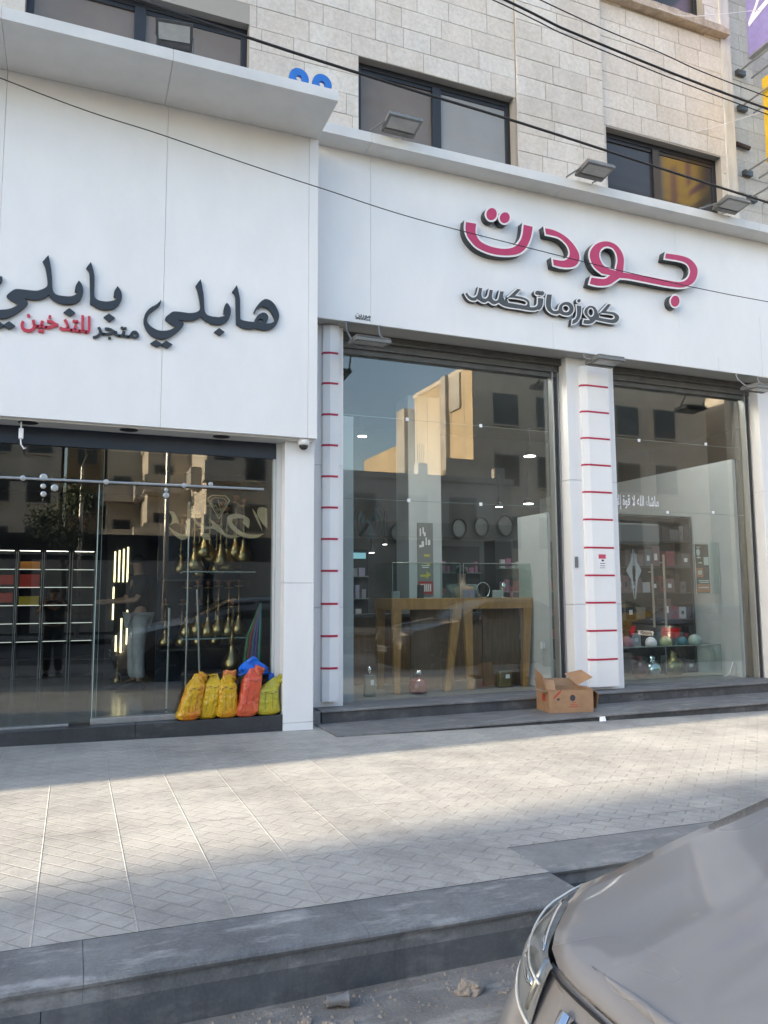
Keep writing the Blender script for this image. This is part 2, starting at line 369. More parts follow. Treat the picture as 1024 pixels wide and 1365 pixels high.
MT['rock'] = mat('rough_stone', (.26,.235,.21), .9, var=.4, vscale=14, bump=.6, bscale=30)

# ================================================================== ground
G = -.0160
def gz(x): return G*x
def rz(x): return -.232 + .4*G*x if x < 3 else -.2512 + G*(x-3)
def sheet(name, m, x0, x1, y0, y1, zf, nx=24, dz=0.0, kindlabel=None):
    b = MB(); b.grid([[(x0+(x1-x0)*i/nx, y, zf(x0+(x1-x0)*i/nx)+dz) for y in (y0, y1)] for i in range(nx+1)])
    return struct(b.build(name, m))
road = sheet('road', MT['asphalt'], -260, 260, -260, 260, rz, 60, -.02)
gut = sheet('gutter', MT['road'], -16, 30, -3.2, 3.6, rz, 40)
# pavement slab (two depths: the bay at the right is set back)
b = MB()
XB = 2.25
xs = [-16+ i*(XB+16)/12 for i in range(13)]
b.grid([[(x, y, gz(x)) for y in (3.40, 8.6)] for x in xs])
xs2 = [XB + i*(40-XB)/20 for i in range(21)]
b.grid([[(x, y, gz(x)) for y in (3.80, 8.6)] for x in xs2])
pav = struct(b.build('pavement', MT['paving']))
# kerb: top stones with a rounded nose over a plain riser
def kerb_run(bt, br_, x0, x1, y, back, n):
    L = (x1-x0)/n
    for i in range(n):
        a = x0+L*i+.001; c = x0+L*(i+1)-.001; m = 14 if x1 < 20 or i < 6 else 2
        dz = random.Random(i*7+int(y*10)).uniform(-.0035, .0015); rows = []
        for j in range(m+1):
            x = a+(c-a)*j/m
            w1 = noise.noise(Vector((x*5, y, 0)))*.004 + max(0, noise.noise(Vector((x*13, y, 3)))-.22)*.03; w2 = noise.noise(Vector((x*4, y, 7)))*.003
            rows.append([(x, back, gz(x)-.002+dz*.3), (x, y+.12, gz(x)-.002+dz), (x, y+.03+w1, gz(x)-.0025+dz), (x, y+.006+w1, gz(x)-.007-w1*.4+dz), (x, y-.005+w1*.7, gz(x)-.015+dz), (x, y-.009+w2, gz(x)-.025), (x, y-.004+w2, gz(x)-.038), (x, y+.011, gz(x)-.044), (x, y+.012, gz(x)-.1)])
        bt.grid(rows)
        for r in (rows[0], rows[-1]): bt.add(r+[(r[0][0], back, gz(r[0][0])-.1)], [tuple(range(len(r)+1))])
    m = max(1, n//2); L = (x1-x0)/m
    for i in range(m):
        a = x0+L*i+.0015; c = x0+L*(i+1)-.0015
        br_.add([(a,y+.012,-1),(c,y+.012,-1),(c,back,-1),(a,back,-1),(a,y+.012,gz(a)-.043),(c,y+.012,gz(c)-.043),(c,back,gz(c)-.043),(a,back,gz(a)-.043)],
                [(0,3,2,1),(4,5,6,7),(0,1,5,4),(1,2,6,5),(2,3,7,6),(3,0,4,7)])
bt, br_ = MB(), MB()
kerb_run(bt, br_, -16.19, XB, 3.085, 3.400, 17)
k = struct(bt.build('kerb', MT['kerb']))
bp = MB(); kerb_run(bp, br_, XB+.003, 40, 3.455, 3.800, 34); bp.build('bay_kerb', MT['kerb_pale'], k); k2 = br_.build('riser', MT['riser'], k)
# return of the kerb into the bay
e = MB(); e.box(XB-.03, XB+.0, 3.405, 3.80, -.9, gz(XB)-.003); e.build('kerb_return', MT['kerb'], k)

# ================================================================== outline helper for cut-out letters
def parse(s):
    r = []
    for t in s.split():
        c = t.endswith('c'); a, b_ = t.rstrip('c').split(','); r.append((float(a), float(b_), c))
    return r
def sample(loop, n=5):
    """Catmull-Rom through the points, broken at the corners."""
    k = len(loop); out = []
    P = [Vector((p[0], p[1])) for p in loop]; C = [p[2] for p in loop]
    for i in range(k):
        p1, p2 = P[i], P[(i+1) % k]; p0 = P[i-1]; p3 = P[(i+2) % k]
        t1 = (p2-p1)*.9 if C[i] else (p2-p0)*.5
        t2 = (p2-p1)*.9 if C[(i+1) % k] else (p3-p1)*.5
        d = (p2-p1).length
        for t in (t1, t2):
            if t.length > 1.3*d and t.length > 0: t *= 1.3*d/t.length
        m = 1 if (C[i] and C[(i+1) % k]) else n
        for j in range(m):
            t = j/m; a = 2*t**3-3*t**2+1; b_ = t**3-2*t**2+t; c = -2*t**3+3*t**2; e_ = t**3-t**2
            out.append(p1*a + t1*b_ + p2*c + t2*e_)
    return out
def area(L): return sum(L[i-1].x*L[i].y - L[i].x*L[i-1].y for i in range(len(L)))/2
def inset(L, d):
    n = len(L); out = []
    for i in range(n):
        a = (L[i]-L[i-1]); b_ = (L[(i+1) % n]-L[i])
        if a.length < 1e-7 or b_.length < 1e-7: out.append(L[i].copy()); continue
        a.normalize(); b_.normalize()
        n1 = Vector((-a.y, a.x)); n2 = Vector((-b_.y, b_.x)); m = n1+n2
        if m.length < .2: m = n1
        else: m = m.normalized(); m = m/max(.45, m.dot(n1))
        out.append(L[i] + m*d)
    return out
def plate(name, loops, y, depth, mats, parent, ins=0.0, side=1, bev=0.0):
    """Cut-out plate: outline in (x, z), front face at y, going back by depth; sides take mats[side]."""
    cu = bpy.data.curves.new('outline', 'CURVE'); cu.dimensions = '2D'; cu.fill_mode = 'BOTH'; cu.extrude = depth/2
    for i, L in enumerate(loops):
        L = list(L); A = area(L)
        if (A < 0) == (i == 0): L.reverse()
        if ins: L = inset(L, ins)
        sp = cu.splines.new('POLY'); sp.points.add(len(L)-1); sp.use_cyclic_u = True
        for p, q in zip(sp.points, L): p.co = (q.x, q.y, 0, 1)
    t = bpy.data.objects.new('outline', cu); COL.objects.link(t)
    dg = bpy.context.evaluated_depsgraph_get(); me = bpy.data.meshes.new_from_object(t.evaluated_get(dg))
    bpy.data.objects.remove(t); bpy.data.curves.remove(cu)
    for v in me.vertices: x, z, d = v.co; v.co = (x, y + depth/2 - d, z)
    me.materials.clear()
    for m in mats: me.materials.append(m)
    me.name = name; me.update()
    bm = bmesh.new(); bm.from_mesh(me); bmesh.ops.remove_doubles(bm, verts=bm.verts, dist=1e-6); bmesh.ops.recalc_face_normals(bm, faces=bm.faces)
    for f in bm.faces: f.material_index = 0 if (len(mats) == 1 or abs(f.normal.y) > .7) else side
    bm.to_mesh(me); bm.free()
    return link(name, me, parent)
def text_mesh(name, body, x, y, z, height, m, parent, depth=.012, bold=0.0, width=None, align='LEFT', rot=None):
    cu = bpy.data.curves.new('t', 'FONT'); cu.body = body; cu.size = 1.0; cu.extrude = .5*depth/height; cu.offset = bold; cu.align_x = align; cu.resolution_u = 3
    t = bpy.data.objects.new('t', cu); COL.objects.link(t)
    dg = bpy.context.evaluated_depsgraph_get(); me = bpy.data.meshes.new_from_object(t.evaluated_get(dg)); bpy.data.objects.remove(t); bpy.data.curves.remove(cu)
    xs = [v.co.x for v in me.vertices]; w = (max(xs)-min(xs)) or 1; x0 = min(xs)
    for v in me.vertices:
        a, c, d = v.co; sx = (width/w) if width else height
        v.co = (x + (a-x0)*sx, y - d*height, z + c*height)
    if rot is not None:
        for v in me.vertices: v.co = rot(v.co)
    me.materials.clear(); me.materials.append(m); me.name = name; me.update()
    return link(name, me, parent)

# ================================================================== the stone building above the shops
bld = thing('stone_building', 'pale limestone building with dark sliding windows above both shops', 'building', (3, 8.06, 0))
YS = 8.06
rng = random.Random(4)
wins = [(-.66, 1.63, 5.9, 7.78), (2.95, 5.10, 5.9, 7.755), (6.56, 8.62, 5.9, 7.705), (6.9, 8.42, 9.70, 11.2), (2.95, 5.10, 9.9, 11.4), (-.66, 1.63, 9.9, 11.4)]
bl = MB(); CH = .2625; Z0 = 5.92
def hole(x0, x1, z0, z1):
    segs = [(x0, x1)]
    for (a, c, d, e_) in wins:
        if z1 > d+.02 and z0 < e_-.02:
            ns = []
            for (p, q) in segs:
                if q <= a or p >= c: ns.append((p, q)); continue
                if p < a: ns.append((p, a))
                if q > c: ns.append((c, q))
            segs = ns
    return segs
def blocks(mb, xa, xb, y, z0, z1, ch, gap=.008, holes=True, lo=.34, hi=.72):
    n = int(round((z1-z0)/ch))
    for r in range(n):
        za, zb = z0+r*ch, z0+(r+1)*ch
        x = xa
        while x < xb-.02:
            L = rng.uniform(lo, hi)
            xe = x+L
            if xb-xe < .18: xe = xb
            for (p, q) in (hole(x, xe, za, zb) if holes else [(x, xe)]):
                if q-p < .05: continue
                g = gap*.5; dy = rng.uniform(-.0025, .0025)
                mb.add([(p+g,y+dy,za+g),(q-g,y+dy,za+g),(q-g,y+dy,zb-g),(p+g,y+dy,zb-g),(p+g+.002,y+.03,za+g),(q-g,y+.03,za+g),(q-g,y+.03,zb-g),(p+g,y+.03,zb-g)],
                       [(0,1,2,3),(4,7,6,5),(0,4,5,1),(1,5,6,2),(2,6,7,3),(3,7,4,0)])
            x = xe
blocks(bl, -16, 5.13, YS, Z0, 12.2, CH)
blocks(bl, 5.13, 6.50, YS-.035, Z0+.05, 12.2, CH, holes=False)
blocks(bl, 6.50, 8.72, YS, Z0-.03, 12.2, CH)
wall = bl.build('wall', MT['stone'], bld)
b2 = MB(); blocks(b2, 8.90, 20, 8.27, 4.5, 12.3, .262, holes=False, lo=.4, hi=.9)
b2.build('side_wall', MT['stone2'], bld)
# mortar bed, cut round the windows; and the body behind
mb = MB()
def bed(xa, xb, y0, y1, z0, z1, holes):
    xs_ = sorted(set([xa, xb] + [c for h_ in holes for c in h_[:2] if xa < c < xb])); zs_ = sorted(set([z0, z1] + [c for h_ in holes for c in h_[2:] if z0 < c < z1]))
    for i in range(len(xs_)-1):
        for j in range(len(zs_)-1):
            cx, cz = (xs_[i]+xs_[i+1])/2, (zs_[j]+zs_[j+1])/2
            if any(h_[0] < cx < h_[1] and h_[2] < cz < h_[3] for h_ in holes): continue
            mb.box(xs_[i], xs_[i+1], y0, y1, zs_[j], zs_[j+1])
bed(-16, 8.72, YS+.006, YS+.30, 5.7, 12.2, wins)
mb.box(8.88, 20, 8.275, 8.6, 4.5, 12.3)
mb.box(-16, 20, 8.62, 14.2, 5.1, 12.3)
mb.build('mortar_bed', MT['mortar'], bld)
cb = MB(); cb.box(8.72, 8.90, 8.03, 8.30, 5.0, 12.3); cb.tube([(8.93,8.24,5.0),(8.93,8.24,12.3)], .035, 8)
cb.build('corner_strip', mat('worn_white_corner', (.62,.60,.56), .7, var=.3, vscale=5, stretch=(1,1,.2)), bld)
# windows
def window(x0, x1, z0, z1, mull, pm, pm2):
    f = MB(); d = YS+.11; t = .07
    f.box(x0, x1, d, d+.06, z1-t, z1); f.box(x0, x1, d, d+.06, z0, z0+t); f.box(x0, x0+t, d, d+.06, z0+t, z1-t); f.box(x1-t, x1, d, d+.06, z0+t, z1-t)
    f.box(mull-.06, mull+.06, d-.012, d+.05, z0+t, z1-t)
    f.box(x0+t, mull-.06, d+.012, d+.045, z1-t-.05, z1-t); f.box(mull+.06, x1-t, d+.012, d+.045, z1-t-.05, z1-t)
    w = f.build('window', MT['frame'], bld, bevel=.004)
    p = MB(); p.box(x0+t, mull-.06, d+.03, d+.036, z0+t, z1-t-.05); p.build('pane', pm, w)
    p = MB(); p.box(mull+.06, x1-t, d+.022, d+.028, z0+t, z1-t-.05); p.build('pane', pm2, w)
window(-.66, 1.63, 5.9, 7.78, .46, MT['pane'], MT['pane'])
window(2.95, 5.10, 5.9, 7.755, 4.03, MT['pane'], MT['pane2'])
window(6.56, 8.62, 5.9, 7.705, 7.5, MT['pane_dark'], MT['pane_dark'])
window(6.9, 8.42, 9.70, 11.2, 7.6, MT['pane_dark'], MT['pane_dark'])
window(2.95, 5.10, 9.9, 11.4, 4.03, MT['pane'], MT['pane2'])
window(-.66, 1.63, 9.9, 11.4, .46, MT['pane'], MT['pane'])
sb = MB(); sb.box(6.45, 8.80, YS-.13, YS+.11, 9.60, 9.70)
for i in range(13): sb.box(6.5+i*.17, 6.66+i*.17, YS-.125, YS+.1, 9.701, 9.72+rng.uniform(0,.012))
sb.build('sill', mat('stained_sill', (.50,.42,.35), .85, var=.35, vscale=9, bump=.5, bscale=30), bld, bevel=.006)
wj = MB(); wj.box(8.425, 8.60, YS+.02, YS+.15, 9.725, 11.2); wj.build('jamb', MT['white2'], bld)

# ================================================================== left shop: white clad smoking shop
LF = thing('smoking_shop', 'white panelled shop front with dark glass, black calligraphy and plastic bags on its step', 'shop', (0, 7.76, 0))
def panels(mb, xs_, zs_, y0, y1, gap=.0028, relief=.0):
    for i in range(len(xs_)-1):
        for j in range(len(zs_)-1):
            mb.box(xs_[i]+gap/2, xs_[i+1]-gap/2, y0, y1, zs_[j]+(gap/2 if j else 0), zs_[j+1])
fb = MB(); panels(fb, [-9, -6.68, -3.71, -.746, .727, 2.212, 2.315], [2.962, 6.279], 7.61, 7.66)
fas = fb.build('fascia', MT['white'], LF, bevel=.0015, seg=1)
fb = MB(); fb.box(-9, 2.313, 7.661, 8.03, 2.964, 6.28); fb.build('fascia_back', MT['seam'], LF)
cb = MB(); panels(cb, [-9, -3.71, -.746, .69, 2.309], [6.281, 6.396], 6.90, 8.03); cb.build('cornice', MT['cornice'], LF, bevel=.002, seg=1)
sp = MB()
for (x, y) in ((-.445, 7.70), (.449, 7.72), (1.346, 7.74)):
    pass
sf = MB(); sf.box(-9, 2.30, 7.662, 7.955, 2.945, 2.9625)
sf.build('soffit', MT['cornice'], LF)
for (x, y) in ((-.445, 7.75), (.449, 7.76), (1.346, 7.77)):
    q = MB(); q.lathe((x, y, 2.945), [(.085,-.004),(.088,-.001),(.07,.0),(.06,.002)], 24); q.build('downlight', MT['black'], LF)
pb = MB()
for (z0, z1) in ((-.05, .04), (.043, 1.456), (1.459, 2.944)):
    pb.box(2.011, 2.330, 7.76, 8.02, z0, z1)
pb.build('pilaster', MT['white2'], LF, bevel=.003, seg=1)
fr = MB(); fr.box(1.955, 2.009, 7.90, 8.00, .13, 2.944); fr.box(1.93, 1.953, 7.93, 8.0, .13, 2.944); fr.build('door_jamb', mat('pale_grey_jamb', (.55,.57,.57), .45), LF)
hb = MB(); hb.box(-9, 2.0, 7.925, 8.04, 2.775, 2.944); hb.build('head_beam', MT['int_navy'], LF)
ba = MB()
for (a, c) in ((-9,-4.8),(-4.796,-2.0),(-1.996,.585),(.589,2.010)): ba.box(a, c, 7.76, 8.05, -.3, .128)
ba.build('plinth', MT['granite'], LF, bevel=.004)
tr = MB(); tr.box(-9, .0, 7.90, 7.99, .129, .150); tr.box(.19, 1.15, 7.89, 8.0, .129, .185); tr.build('threshold', MT['alu'], LF, bevel=.003)
gl = MB(); gl.box(-9, .235, 7.958, 7.968, .151, 2.775); gl.build('glass_pane', MT['glass_dark'], LF)
gl = MB(); gl.box(.205, 1.93, 7.935, 7.945, .186, 2.775); gd = gl.build('glass_pane', MT['glass_dark'], LF)
ge = MB(); ge.box(.195, .2045, 7.933, 7.947, .15, 2.42); ge.box(.236, .24, 7.957, 7.969, .15, 2.77); ge.build('glass_edge', MT['glass_edge'], LF)
rl = MB(); rl.tube([(-9,7.905,2.441),(1.82,7.905,2.441)], .014, 10)
for x in (-.477, .259, 1.0, -1.4): rl.lathe((x, 7.90, 2.441), [(.012,-.014),(.026,-.012),(.026,.01),(.012,.04)], 16, 'y')
rail = rl.build('sliding_rail', MT['alu'], LF, smoothed=False)
for (x, z, r) in ((-.30,2.46,.034),(-.30,2.375,.024),(-.295,2.30,.026),(-.20,2.363,.033),(.83,2.335,.03),(.83,2.39,.02),(1.27,2.47,.024)):
    kn = MB(); kn.lathe((x, 7.92, z), [(r*.6,-.022),(r,-.018),(r,.012),(r*.6,.016)], 20, 'y'); kn.build('rail_roller', MT['alu'], rail)
# interior of the left shop
i = MB(); i.box(-6, 2.05, 8.05, 13.0, .02, .128); i.build('floor', MT['int_floor'], LF)
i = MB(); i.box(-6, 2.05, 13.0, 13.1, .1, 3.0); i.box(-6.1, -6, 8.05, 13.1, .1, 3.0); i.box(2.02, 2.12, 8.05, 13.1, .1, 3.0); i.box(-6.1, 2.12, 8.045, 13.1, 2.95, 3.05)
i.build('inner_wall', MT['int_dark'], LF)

# ================================================================== right shop: cosmetics
RF = thing('cosmetics_shop', 'white shop front with tall display windows, red striped pilasters and pink lettering', 'shop', (5.8, 7.97, 0))
fb = MB(); panels(fb, [2.318, 3.06, 7.60, 12.0, 16.4], [4.417, 6.456], 7.97, 8.0)
fb.build('fascia', MT['white'], RF, bevel=.0015, seg=1)
fb = MB(); fb.box(2.318, 16.4, 8.001, 8.05, 4.419, 6.456); fb.box(2.318,16.4,8.05,8.6,4.42,5.15); fb.build('fascia_back', mat('grey_soffit', (.36,.365,.36), .6), RF)
for (x, z0, z1) in ((5.535, 4.418, 4.75), (9.1, 4.418, 5.3), (8.28, 4.418, 4.62)):
    sm = MB(); sm.box(x-.0015, x+.0015, 7.9685, 7.9705, z0, z1); sm.build('panel_seam', MT['seam'], RF)
cb = MB(); panels(cb, [2.32, 2.98, 5.6, 8.9, 12.0, 16.4], [6.457, 6.576], 7.705, 8.04); cb.build('cornice', MT['cornice'], RF, bevel=.002, seg=1)
# steps
st = MB()
for (a, c) in ((2.42, 4.35),(4.353, 6.3),(6.303, 8.2),(8.203,10.2),(10.203,12.2),(12.203,16.4)):
    st.box(a, c, 7.255, 8.0, -.046, -.0225)
st.build('lower_tread', MT['tread'], RF, bevel=.006)
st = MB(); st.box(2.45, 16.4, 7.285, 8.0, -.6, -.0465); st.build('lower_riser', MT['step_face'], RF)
st = MB()
for (a, c) in ((2.475, 3.9),(3.903, 5.5),(5.503, 7.3),(7.303,9.0),(9.003,12.0),(12.003,16.4)):
    st.box(a, c, 7.955, 8.50, .090, .114)
st.build('upper_tread', MT['tread'], RF, bevel=.005)
st = MB()
for (a, c) in ((2.49, 4.62),(4.623, 6.2),(6.203, 8.0),(8.003,10.0),(10.003,16.4)): st.box(a, c, 7.975, 8.5, -.022, .0895)
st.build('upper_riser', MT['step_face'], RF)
st = MB(); st.box(2.345, 2.474, 7.97, 8.5, -.5, .10); st.build('step_cheek', MT['tread'], RF)
# pilasters
def pil(x0, x1, name='pilaster', rev=8.47):
    p = MB()
    for (z0, z1) in ((.115, 1.19), (1.193, 2.79), (2.793, 4.418)): p.box(x0, x1, 8.2, rev, z0, z1)
    return p.build(name, MT['white2'], RF, bevel=.003, seg=1)
pil(2.34, 2.805); pil(5.885, 6.635); pil(9.24, 16.4)
def striped(x0, x1, z0, z1, zs_, lean):
    """Box pilaster: bevelled left cheek and flat face, with red strips let in."""
    p = MB(); st_ = MB(); c = .075
    segs = [z0] + sorted(zs_) + [z1]
    for a, b_ in zip(segs[:-1], segs[1:]):
        a += .012 if a != z0 else 0; b_ -= .012 if b_ != z1 else 0
        for mbx, y, za, zb, d in ((p, 8.115, a, b_, 0),):
            mbx.add([(x0,8.199,za),(x0+.001,8.15,za),(x0+c,y,za),(x1,y,za),(x1,8.199,za),(x0,8.199,zb),(x0+.001,8.15,zb),(x0+c,y,zb),(x1,y,zb),(x1,8.199,zb)],
                    [(4,3,2,1,0),(5,6,7,8,9),(0,1,6,5),(1,2,7,6),(2,3,8,7),(3,4,9,8)])
    o = p.build('striped_pilaster', MT['white'], RF)
    for z in zs_:
        za, zb = z-.0115, z+.0115; e_ = .004
        st_ = MB(); st_.add([(x0-.002,8.199,za),(x0-.002,8.147,za),(x0+c-.002,8.115-e_,za),(x1-.015,8.115-e_,za),(x1-.015,8.199,za),(x0-.002,8.199,zb),(x0-.002,8.147,zb),(x0+c-.002,8.115-e_,zb),(x1-.015,8.115-e_,zb),(x1-.015,8.199,zb)],
                    [(4,3,2,1,0),(5,6,7,8,9),(0,1,6,5),(1,2,7,6),(2,3,8,7),(3,4,9,8)])
        st_.build('red_strip', MT['redstripe'], o)
    return o
striped(2.545, 2.728, .178, 4.405, [4.074,3.72,3.36,3.007,2.653,2.302,1.95,1.597,1.234,.883,.535], 0)
sp2 = striped(6.075, 6.49, .160, 4.30, [4.042,3.693,3.342,2.99,2.635,2.279,1.916,1.561,1.214,.86,.5], 0)
# shutter housings and guide rails
for (x0, x1) in ((2.81, 5.88), (6.64, 9.24)):
    h = MB(); h.box(x0, x1, 8.36, 8.44, 4.25, 4.418); h.box(x0, x1, 8.31, 8.36, 4.33, 4.417)
    for j in range(4): h.box(x0, x1, 8.30-.0, 8.31, 4.335+j*.02, 4.347+j*.02)
    h.box(x0, x1, 8.40, 8.45, 4.19, 4.25)
    h.build('shutter_box', MT['alu_dark'], RF)
for x in (5.80, 9.17):
    g = MB(); g.box(x-.03, x-.012, 8.36, 8.47, .114, 4.33); g.box(x+.055, x+.072, 8.36, 8.47, .114, 4.33); g.box(x-.03, x+.072, 8.45, 8.47, .114, 4.33); go = g.build('shutter_guide', MT['alu'], RF, bevel=.002)
    g = MB(); g.box(x-.011, x+.054, 8.42, 8.449, .114, 4.33); g.build('guide_slot', MT['alu_dark'], go)
for (x0, x1) in ((2.806, 5.77), (6.636, 9.14)):
    g = MB(); g.box(x0, x1, 8.455, 8.465, .115, 4.25); g.build('display_window', MT['glass'], RF)
for (x, z) in ((3.717,3.462),(4.738,3.461),(3.728,2.464),(4.717,2.456),(7.242,3.448),(8.449,3.478),(7.689,2.455),(8.526,2.484)):
    so_ = MB(); so_.box(x-.02, x+.02, 8.445, 8.4545, z-.02, z+.02); so_.build('glass_patch', MT['paper'], RF)
cl = MB()
for z in (3.462, 2.46):
    cl.box(2.81, 5.77, 8.4662, 8.4668, z-.003, z+.003); cl.box(6.64, 9.14, 8.4662, 8.4668, z-.003, z+.003)
cl.build('glass_joint', MT['glass_edge'], RF)
# interior of the right shop
i = MB(); i.box(2.34, 12, 8.5, 13.6, .0, .112); i.build('floor', mat('grey_shop_floor', (.25,.25,.245), .35, var=.1), RF)
i = MB(); i.box(2.2, 12, 13.6, 13.7, .1, 4.6); i.box(2.2, 2.33, 8.5, 13.7, .1, 4.6); i.box(11.9, 12, 8.5, 13.7, .1, 4.6)
i.build('inner_wall', MT['int_grey'], RF)
i = MB(); i.box(2.2, 12, 8.48, 13.7, 4.5, 4.62); i.build('ceiling', MT['int_grey'], RF)
i = MB(); i.box(9.0, 9.06, 8.52, 13.6, .113, 3.3); i.build('partition', MT['int_white'], RF)
i = MB(); i.box(9.065, 9.6, 8.52, 8.75, .113, 3.3); i.build('partition_post', MT['int_navy'], RF)
i = MB(); i.box(2.82, 3.035, 8.50, 8.60, .113, 3.45); i.build('white_return', MT['int_white'], RF)
i = MB(); i.box(4.85, 5.42, 11.0, 11.5, .113, 4.5); col_in = i.build('inner_column', MT['int_white'], RF)
SL = emission('fill_glow', (1.0,.95,.86), 24.0); SL2 = emission('dim_fill_glow', (1.0,.95,.88), 9.0); SP = emission('spot_glow', (1.0,.96,.9), 6.0)
for (x, y, w, d) in ((3.6, 8.75, .5, .3), (4.9, 8.75, .5, .3), (7.2, 8.75, .6, .3), (8.4, 8.75, .6, .3)):  # panels added out of sight behind the header to brighten the window displays
    l = MB(); l.box(x-w/2, x+w/2, y-d/2, y+d/2, 4.485, 4.499); l.build('hidden_fill_panel', SL if x < 6 else SL2, RF)
for (x, y, z, r) in ((4.63, 12.5, 4.10, .085), (8.07, 12.5, 3.96, .12), (7.37, 12.5, 2.95, .07), (7.95, 12.4, 3.02, .10), (4.80, 12.5, 2.05, .05), (5.05, 12.5, 2.2, .04)):
    l = MB(); l.lathe((x, y, z), [(r,0),(r,.012),(r*.8,.06),(.02,.10),(.012,.6)], 14); lo = l.build('spot_lamp', MT['alu_dark'], RF)
    l = MB(); l.lathe((x, y, z-.004), [(r*.92,0),(r*.92,.003)], 14); l.build('spot_lens', SP, lo)

# ------------------------------------------------------------------ lettering
PINK=[
 ['4.238,5.840c 4.426,5.846c 4.412,5.730 4.423,5.681 4.466,5.627 4.555,5.596 4.667,5.584 4.781,5.590 4.874,5.616 4.944,5.657 5.004,5.731 5.036,5.820 5.057,5.956c 5.234,5.951c 5.213,5.830 5.180,5.729 5.106,5.601 5.010,5.522 4.893,5.480 4.755,5.457 4.619,5.452 4.496,5.468 4.386,5.505 4.310,5.564 4.256,5.631 4.230,5.718'],
 ['4.715,6.003 4.701,5.949 4.664,5.905 4.615,5.882 4.567,5.887 4.533,5.918 4.521,5.967 4.535,6.020 4.571,6.064 4.620,6.087 4.668,6.083 4.703,6.052'],
 ['4.900,5.990 4.886,5.940 4.850,5.899 4.802,5.878 4.755,5.882 4.722,5.910 4.710,5.955 4.724,6.005 4.759,6.046 4.807,6.067 4.854,6.064 4.888,6.035'],
 ['5.365,5.964c 5.503,5.965 5.642,5.935 5.765,5.875 5.857,5.794 5.917,5.701 5.926,5.619 5.895,5.545 5.830,5.487 5.718,5.452 5.594,5.443 5.486,5.453c 5.469,5.572c 5.614,5.575 5.685,5.596 5.729,5.649 5.728,5.710 5.683,5.778 5.592,5.831 5.484,5.842 5.384,5.842c'],
 ['6.065,5.421c 6.260,5.430 6.334,5.462c 6.244,5.455c 6.134,5.514 6.069,5.594 6.044,5.694 6.072,5.789 6.157,5.883 6.281,5.944 6.397,5.957 6.512,5.927 6.600,5.843 6.637,5.735 6.620,5.570c 6.985,5.578 7.258,5.575 7.452,5.576 7.564,5.588 7.651,5.630 7.700,5.689 7.716,5.755 7.690,5.809 7.635,5.835 7.537,5.842 7.411,5.839 7.278,5.834c 7.313,5.954c 7.488,5.964 7.643,5.963 7.755,5.941 7.838,5.891 7.891,5.818 7.894,5.737 7.859,5.638 7.789,5.559 7.701,5.505 7.585,5.465 7.444,5.450 7.250,5.444 6.979,5.448 6.659,5.450 6.539,5.438c 6.386,5.331 6.270,5.293 6.140,5.280 6.020,5.290c','6.239,5.712 6.267,5.794 6.342,5.839 6.425,5.834 6.472,5.779 6.485,5.696 6.454,5.576c 6.364,5.586 6.284,5.622'],
 ['7.550,5.289 7.534,5.235 7.495,5.193 7.445,5.172 7.397,5.179 7.364,5.212 7.353,5.261 7.369,5.314 7.407,5.357 7.457,5.378 7.505,5.371 7.539,5.339'],
]
